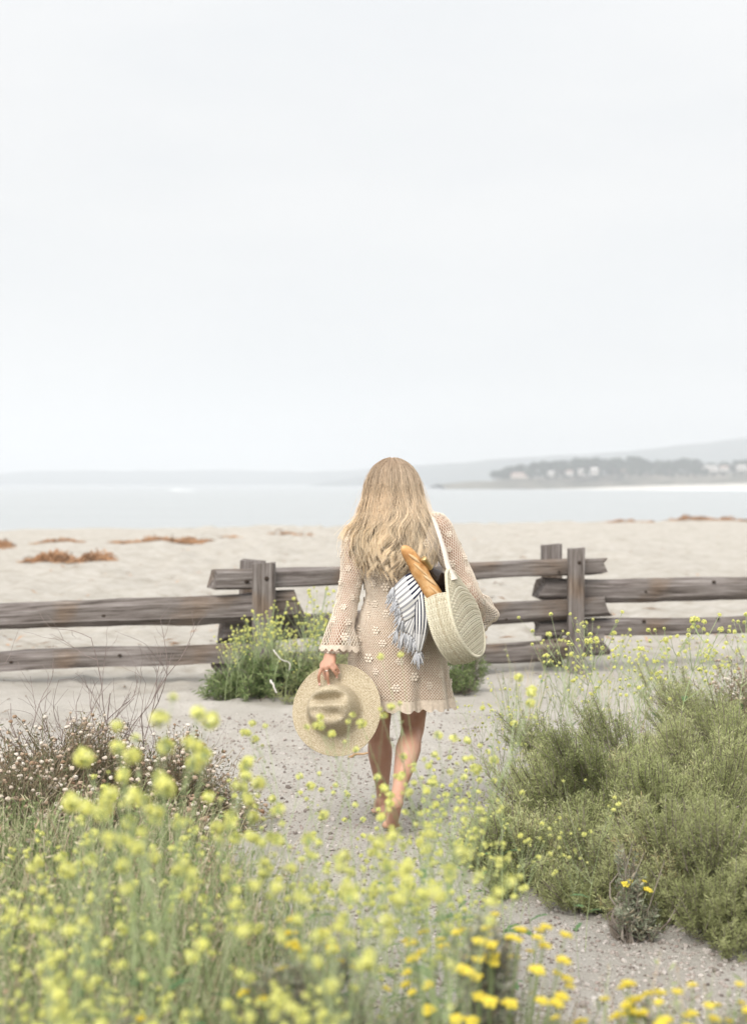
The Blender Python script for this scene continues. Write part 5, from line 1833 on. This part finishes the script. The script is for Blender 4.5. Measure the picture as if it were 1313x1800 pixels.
# strap: flat cotton band up over the shoulder and down in front to the inner face
m_strap = mat_noise('cotton_strap', [(0.56, 0.49, 0.42), (0.64, 0.575, 0.505)], scale=60, rough=.9, bump=.3)
s0 = W_(np.array(.02), np.array(.150), np.array(.022)) + BC
pts = np.array([s0, Lp(789, 1000, -.235), Lp(780, 966, -.19), Lp(770, 934, -.125), Lp(762, 912, -.06), np.array((.150, -.005, 1.420)), np.array((.152, .05, 1.405)), np.array((.16, .105, 1.34)), np.array((.20, .13, 1.2)), np.array((.215, .06, 1.12)),
                W_(np.array(-.03), np.array(.17), np.array(-TH_ - .012)) + BC])
q = spline(pts, 60)
T = norm(np.gradient(q, axis=0))
outw = np.stack([np.interp(np.linspace(0, 1, 60), [0, .42, .5, 1], v_) for v_ in ([.35, .2, 0, 0], [-.9, -.9, 0, 1], [.2, .3, 1, .1])], -1)
S = norm(np.cross(T, outw)); Nn = np.cross(S, T)
hw = np.interp(np.linspace(0, 1, 60), [0, .06, .2, .9, 1], [.016, .0125, .0095, .0095, .0125])[:, None]
ring = np.stack([q - S * hw - Nn * .0015, q + S * hw - Nn * .0015, q + S * hw + Nn * .0015, q - S * hw + Nn * .0015], 1)
V = ring.reshape(-1, 3) - BC; idx = np.arange(240).reshape(60, 4); j2 = np.roll(idx, -1, 1)
F = np.stack([idx[:-1], j2[:-1], j2[1:], idx[1:]], -1).reshape(-1, 4)
MB().add(V, F).build('strap', m_strap, bag)

# ------------------------------------------------------------------ baguette
m_crust = mat_noise('crust', [(0.27, 0.115, 0.035), (0.47, 0.245, 0.085), (0.62, 0.40, 0.20)], scale=22, rough=.6, spec=.35, bump=.35, bscale=70, dist=.004)
m_crumb = mat_noise('floury_crust', [(0.52, 0.32, 0.15), (0.64, 0.46, 0.27)], scale=40, rough=.85)
b0, b1 = Lp(707, 959, -.265), Lp(771, 1055, -.275)
bd = norm(b1 - b0)
bag_in = W_(np.array(.04), np.array(-.04), np.array(-.06)) + BC
n = 44; k = 18
f = np.linspace(0, 1, n); Lb = np.linalg.norm(b1 - b0) + .05
prof = .0345 * np.clip(1 - np.abs(2 * np.clip((f - .0) / 1.0, 0, 1) - 1)**5, 0, 1)**.5 * (1 + .05 * np.sin(f * 20))
prof = prof * np.interp(f, [0, .08, .3, 1], [.85, .85, 1, 1.02])
a = np.arange(k) * 2 * math.pi / k
zb = bd; xb = norm(np.cross(zb, (0, 1., 0))); yb = np.cross(zb, xb)
V = []
for i in range(n):
    c = b0 + bd * (f[i] * Lb) + xb * .004 * math.sin(f[i] * 7)
    sl = 1 + .07 * np.exp(-(((a - 3.9 - .25 * np.sin(f[i] * 26)) / .28))**2) * (1 if .12 < f[i] < .9 else 0)
    V.append(c + (np.cos(a)[:, None] * xb + np.sin(a)[:, None] * yb * .86) * (prof[i] * sl)[:, None])
V = np.concatenate(V)
bag_b = MB().add(V - b0, grid_faces(k, n, True))
bg_ = bag_b.build('baguette', m_crust, None, loc=b0 + W0)
tag(bg_, 'golden crusty baguette sticking out of the straw bag', 'bread')
# scored ridges along the camera side
for j, (f0, df, a1, a2) in enumerate(((.13, .20, .30, -.35), (.27, .25, .42, -.20), (.46, .21, .25, -.42), (.62, .24, .36, -.28))):
    fs = np.linspace(f0, f0 + df, 8)
    aa_ = 1.20 + np.linspace(a1, a2, 8)
    q = [b0 + bd * (x * Lb) + (math.cos(y) * xb + math.sin(y) * yb * .86) * .0345 for x, y in zip(fs, aa_)]
    V, F = tubes(np.array(q) - b0, np.array([.001, .004, .0062, .0055, .0068, .0052, .004, .001]), 6)
    MB().add(V, F).build('scored_ridge', m_crumb, bg_)

# ------------------------------------------------------------------ wine bottle
m_foil = mat_plain('gold_foil', (0.50, 0.36, 0.17), 0.38, 0.5, Metallic=.65)
m_glass = mat_plain('dark_bottle_glass', (0.022, 0.014, 0.010), 0.08, 0.6)
_sd = np.array((20., 0, -29.)); _sd /= np.linalg.norm(_sd)
wdir = norm(_sd + np.array((0, (_sd.dot(bn) + .03) / -bn[1], 0)))
w0 = Lp(744, 981, -.225)
for _ in range(4): w0 = Lp(744, 981, w0[1] + ((w0 - BC).dot(bn) + .05) / -bn[1])      # neck clear inside the outer face
bot = empty('wine_bottle', w0 + W0); tag(bot, 'dark wine bottle with gold foil neck behind the baguette in the bag', 'bottle')
def lathe(p, d, prof, k=20):
    fr = frames(np.array([d]), np.zeros(1))[0]
    a = np.arange(k) * 2 * math.pi / k
    pr = np.array(prof)
    V = p + pr[:, 0, None, None] * d + pr[:, 1, None, None] * (np.cos(a)[None, :, None] * fr[:, 0] + np.sin(a)[None, :, None] * fr[:, 1])
    return V.reshape(-1, 3), grid_faces(k, len(pr), True)
z0 = np.zeros(3)
MB().add(*lathe(z0, wdir, [(0, .0005), (0, .0125), (.002, .0138), (.012, .0138), (.013, .0128), (.062, .0140), (.064, .0136)])).build('foil_capsule', m_foil, bot)
MB().add(*lathe(z0, wdir, [(.0635, .0132), (.072, .0145), (.082, .019), (.094, .027), (.108, .0335), (.122, .0365), (.20, .0370), (.212, .034), (.212, .001)])).build('glass_body', m_glass, bot)

# ------------------------------------------------------------------ striped towel
def mat_towel():
    m, t, b = new_mat('striped_cotton')
    uv = t.nodes.new('ShaderNodeUVMap'); s = t.nodes.new('ShaderNodeSeparateXYZ'); t.links.new(uv.outputs[0], s.inputs[0])
    def fr(mult):
        a = t.nodes.new('ShaderNodeMath'); a.operation = 'MULTIPLY'; a.inputs[1].default_value = mult; t.links.new(s.outputs['X'], a.inputs[0])
        f_ = t.nodes.new('ShaderNodeMath'); f_.operation = 'FRACT'; t.links.new(a.outputs[0], f_.inputs[0]); return f_.outputs[0]
    def cmp_(o_, op, v):
        q = t.nodes.new('ShaderNodeMath'); q.operation = op; q.inputs[1].default_value = v; t.links.new(o_, q.inputs[0]); return q.outputs[0]
    st = cmp_(fr(1.0), 'LESS_THAN', .42)
    navy = cmp_(s.outputs['Y'], 'LESS_THAN', .42)      # the woven navy band, thin grey stripes beyond it
    mxc = t.nodes.new('ShaderNodeMix'); mxc.data_type = 'RGBA'
    mxc.inputs[6].default_value = (.30, .30, .32, 1); mxc.inputs[7].default_value = (.018, .022, .05, 1)
    t.links.new(navy, mxc.inputs['Factor'])
    mx2 = t.nodes.new('ShaderNodeMix'); mx2.data_type = 'RGBA'; mx2.inputs[6].default_value = (.68, .67, .65, 1)
    t.links.new(st, mx2.inputs['Factor']); t.links.new(mxc.outputs[2], mx2.inputs[7])
    t.links.new(mx2.outputs[2], b.inputs['Base Color']); b.inputs['Roughness'].default_value = .95; b.inputs['Specular IOR Level'].default_value = .1
    return m
m_towel = mat_towel()
m_fringe = mat_island('towel_fringe', [(.42, .43, .46), (.58, .58, .59), (.68, .67, .66)], rough=.95, transl=.1)


def Zp(zx, zy, y):      # picture position in the enlarged view of the bag
    return Lp(670 + zx / 6.565, 930 + zy / 6.565, y)


tw0 = Zp(520, 750, -.25)
towel = empty('striped_towel', tw0 + W0); tag(towel, 'navy and white striped towel with fringe draped out of the bag', 'towel')


def cloth(name, A, B, nstripe, y_split, ripple, seed, mid=None):
    """A: points along the gathered edge, B: matching points along the fringe edge; stripes run from A to B"""
    nu_, nv_ = 70, 26
    A, B = spline(A, nu_), spline(B, nu_)
    v = np.linspace(0, 1, nv_)[:, None, None]
    S = A[None] * (1 - v) + B[None] * v
    if mid is not None:
        M = spline(mid, nu_)[None]
        S = A[None] * ((1 - v) * (1 - 2 * v)) + M * (4 * v * (1 - v)) + B[None] * (v * (2 * v - 1))
    uu = np.linspace(0, nstripe, nu_)[None, :]
    vv_ = np.linspace(0, 1, nv_)[:, None]
    rp = ripple * np.sin(uu * 2 * math.pi / 2.3 + seed) * (.35 + .65 * vv_) + ripple * .5 * np.sin(uu * 1.3 + vv_ * 3 + seed)
    S = S + rp[..., None] * np.array((.15, -1, .1))
    UV = np.stack([np.broadcast_to(uu, S.shape[:2]), np.broadcast_to(vv_ * (.42 / y_split), S.shape[:2])], -1)
    S2 = S + np.array((.0, .0035, 0))
    g = grid_faces(nu_, nv_); m = nu_ * nv_
    idx = np.arange(m).reshape(nv_, nu_)
    loop = np.concatenate([idx[0], idx[1:, -1], idx[-1, -2::-1], idx[-2:0:-1, 0]]); l2 = np.roll(loop, -1)
    e = np.stack([loop, loop + m, l2 + m, l2], -1)
    V = np.concatenate([S.reshape(-1, 3), S2.reshape(-1, 3)]) - tw0
    link(name, mesh_data(name, V, [np.concatenate([g, g[:, ::-1] + m, e])], m_towel, uv=np.concatenate([UV.reshape(-1, 2)] * 2)), towel)
    return S[-1] - tw0


# upper fold fans left to its fringe
eA = cloth('upper_fold', [Zp(350, 510, -.235), Zp(430, 580, -.262), Zp(505, 690, -.272), Zp(560, 770, -.262)],
           [Zp(150, 660, -.205), Zp(165, 800, -.222), Zp(215, 930, -.230), Zp(262, 1065, -.228)], 8, .46, .0022, .3,
           [Zp(270, 540, -.232), Zp(310, 690, -.258), Zp(360, 820, -.266), Zp(420, 960, -.255)])
# lower fold behind it
eB = cloth('lower_fold', [Zp(370, 880, -.238), Zp(410, 850, -.245), Zp(450, 810, -.248), Zp(500, 790, -.248)],
           [Zp(180, 1130, -.215), Zp(240, 1180, -.220), Zp(320, 1210, -.224), Zp(400, 1300, -.226)], 7, .45, .003, 1.3,
           [Zp(300, 1000, -.230), Zp(340, 1010, -.238), Zp(390, 1020, -.242), Zp(440, 1050, -.24)])
# hanging end on the right, twisted to a point
eC = cloth('hanging_end', [Zp(400, 800, -.262), Zp(450, 735, -.275), Zp(510, 722, -.280), Zp(568, 760, -.274)],
           [Zp(402, 1400, -.235), Zp(422, 1425, -.242), Zp(445, 1425, -.242), Zp(468, 1400, -.236)], 6, .72, .0035, 2.0,
           [Zp(385, 1060, -.258), Zp(455, 1060, -.272), Zp(520, 1060, -.274), Zp(578, 1010, -.262)])
rt = np.random.default_rng(4)


def tassel(p, d, ln, s):
    mb = MB()
    d = norm(np.array(d))
    mb.add(*sphere(np.array(d) * .008, (.006 * s,) * 3, 8, 6))
    for k in range(9):
        o_ = rt.normal(size=3) * .006 * s
        q = np.stack([np.zeros(3), d * .012 + o_ * .5, d * ln * .6 + o_ + (0, 0, -.004), d * ln + o_ * 1.7 + (0, 0, -.012)])
        V, F = tubes(spline(q, 6), np.array([.002, .0026, .0028, .0026, .0022, .0012]) * s, 4); mb.add(V, F)
    mb.build('tassel', m_fringe, towel, loc=p)
for i in np.linspace(2, 67, 12).astype(int): tassel(eA[i] + (rt.normal() * .004, -.004, 0), (-.55 + rt.normal() * .25, -.1, -.75), rt.uniform(.03, .042), 1.0)
for i in np.linspace(2, 67, 9).astype(int): tassel(eB[i] + (0, -.003, 0), (-.12 + rt.normal() * .2, -.1, -1), rt.uniform(.034, .05), 1.0)
for i in (10, 35, 60): tassel(eC[i] + (0, 0, 0), (rt.normal() * .1, 0, -1), rt.uniform(.03, .04), 1.0)
print('BUILT', sum(len(m.polygons) for m in bpy.data.meshes), len(bpy.data.objects))
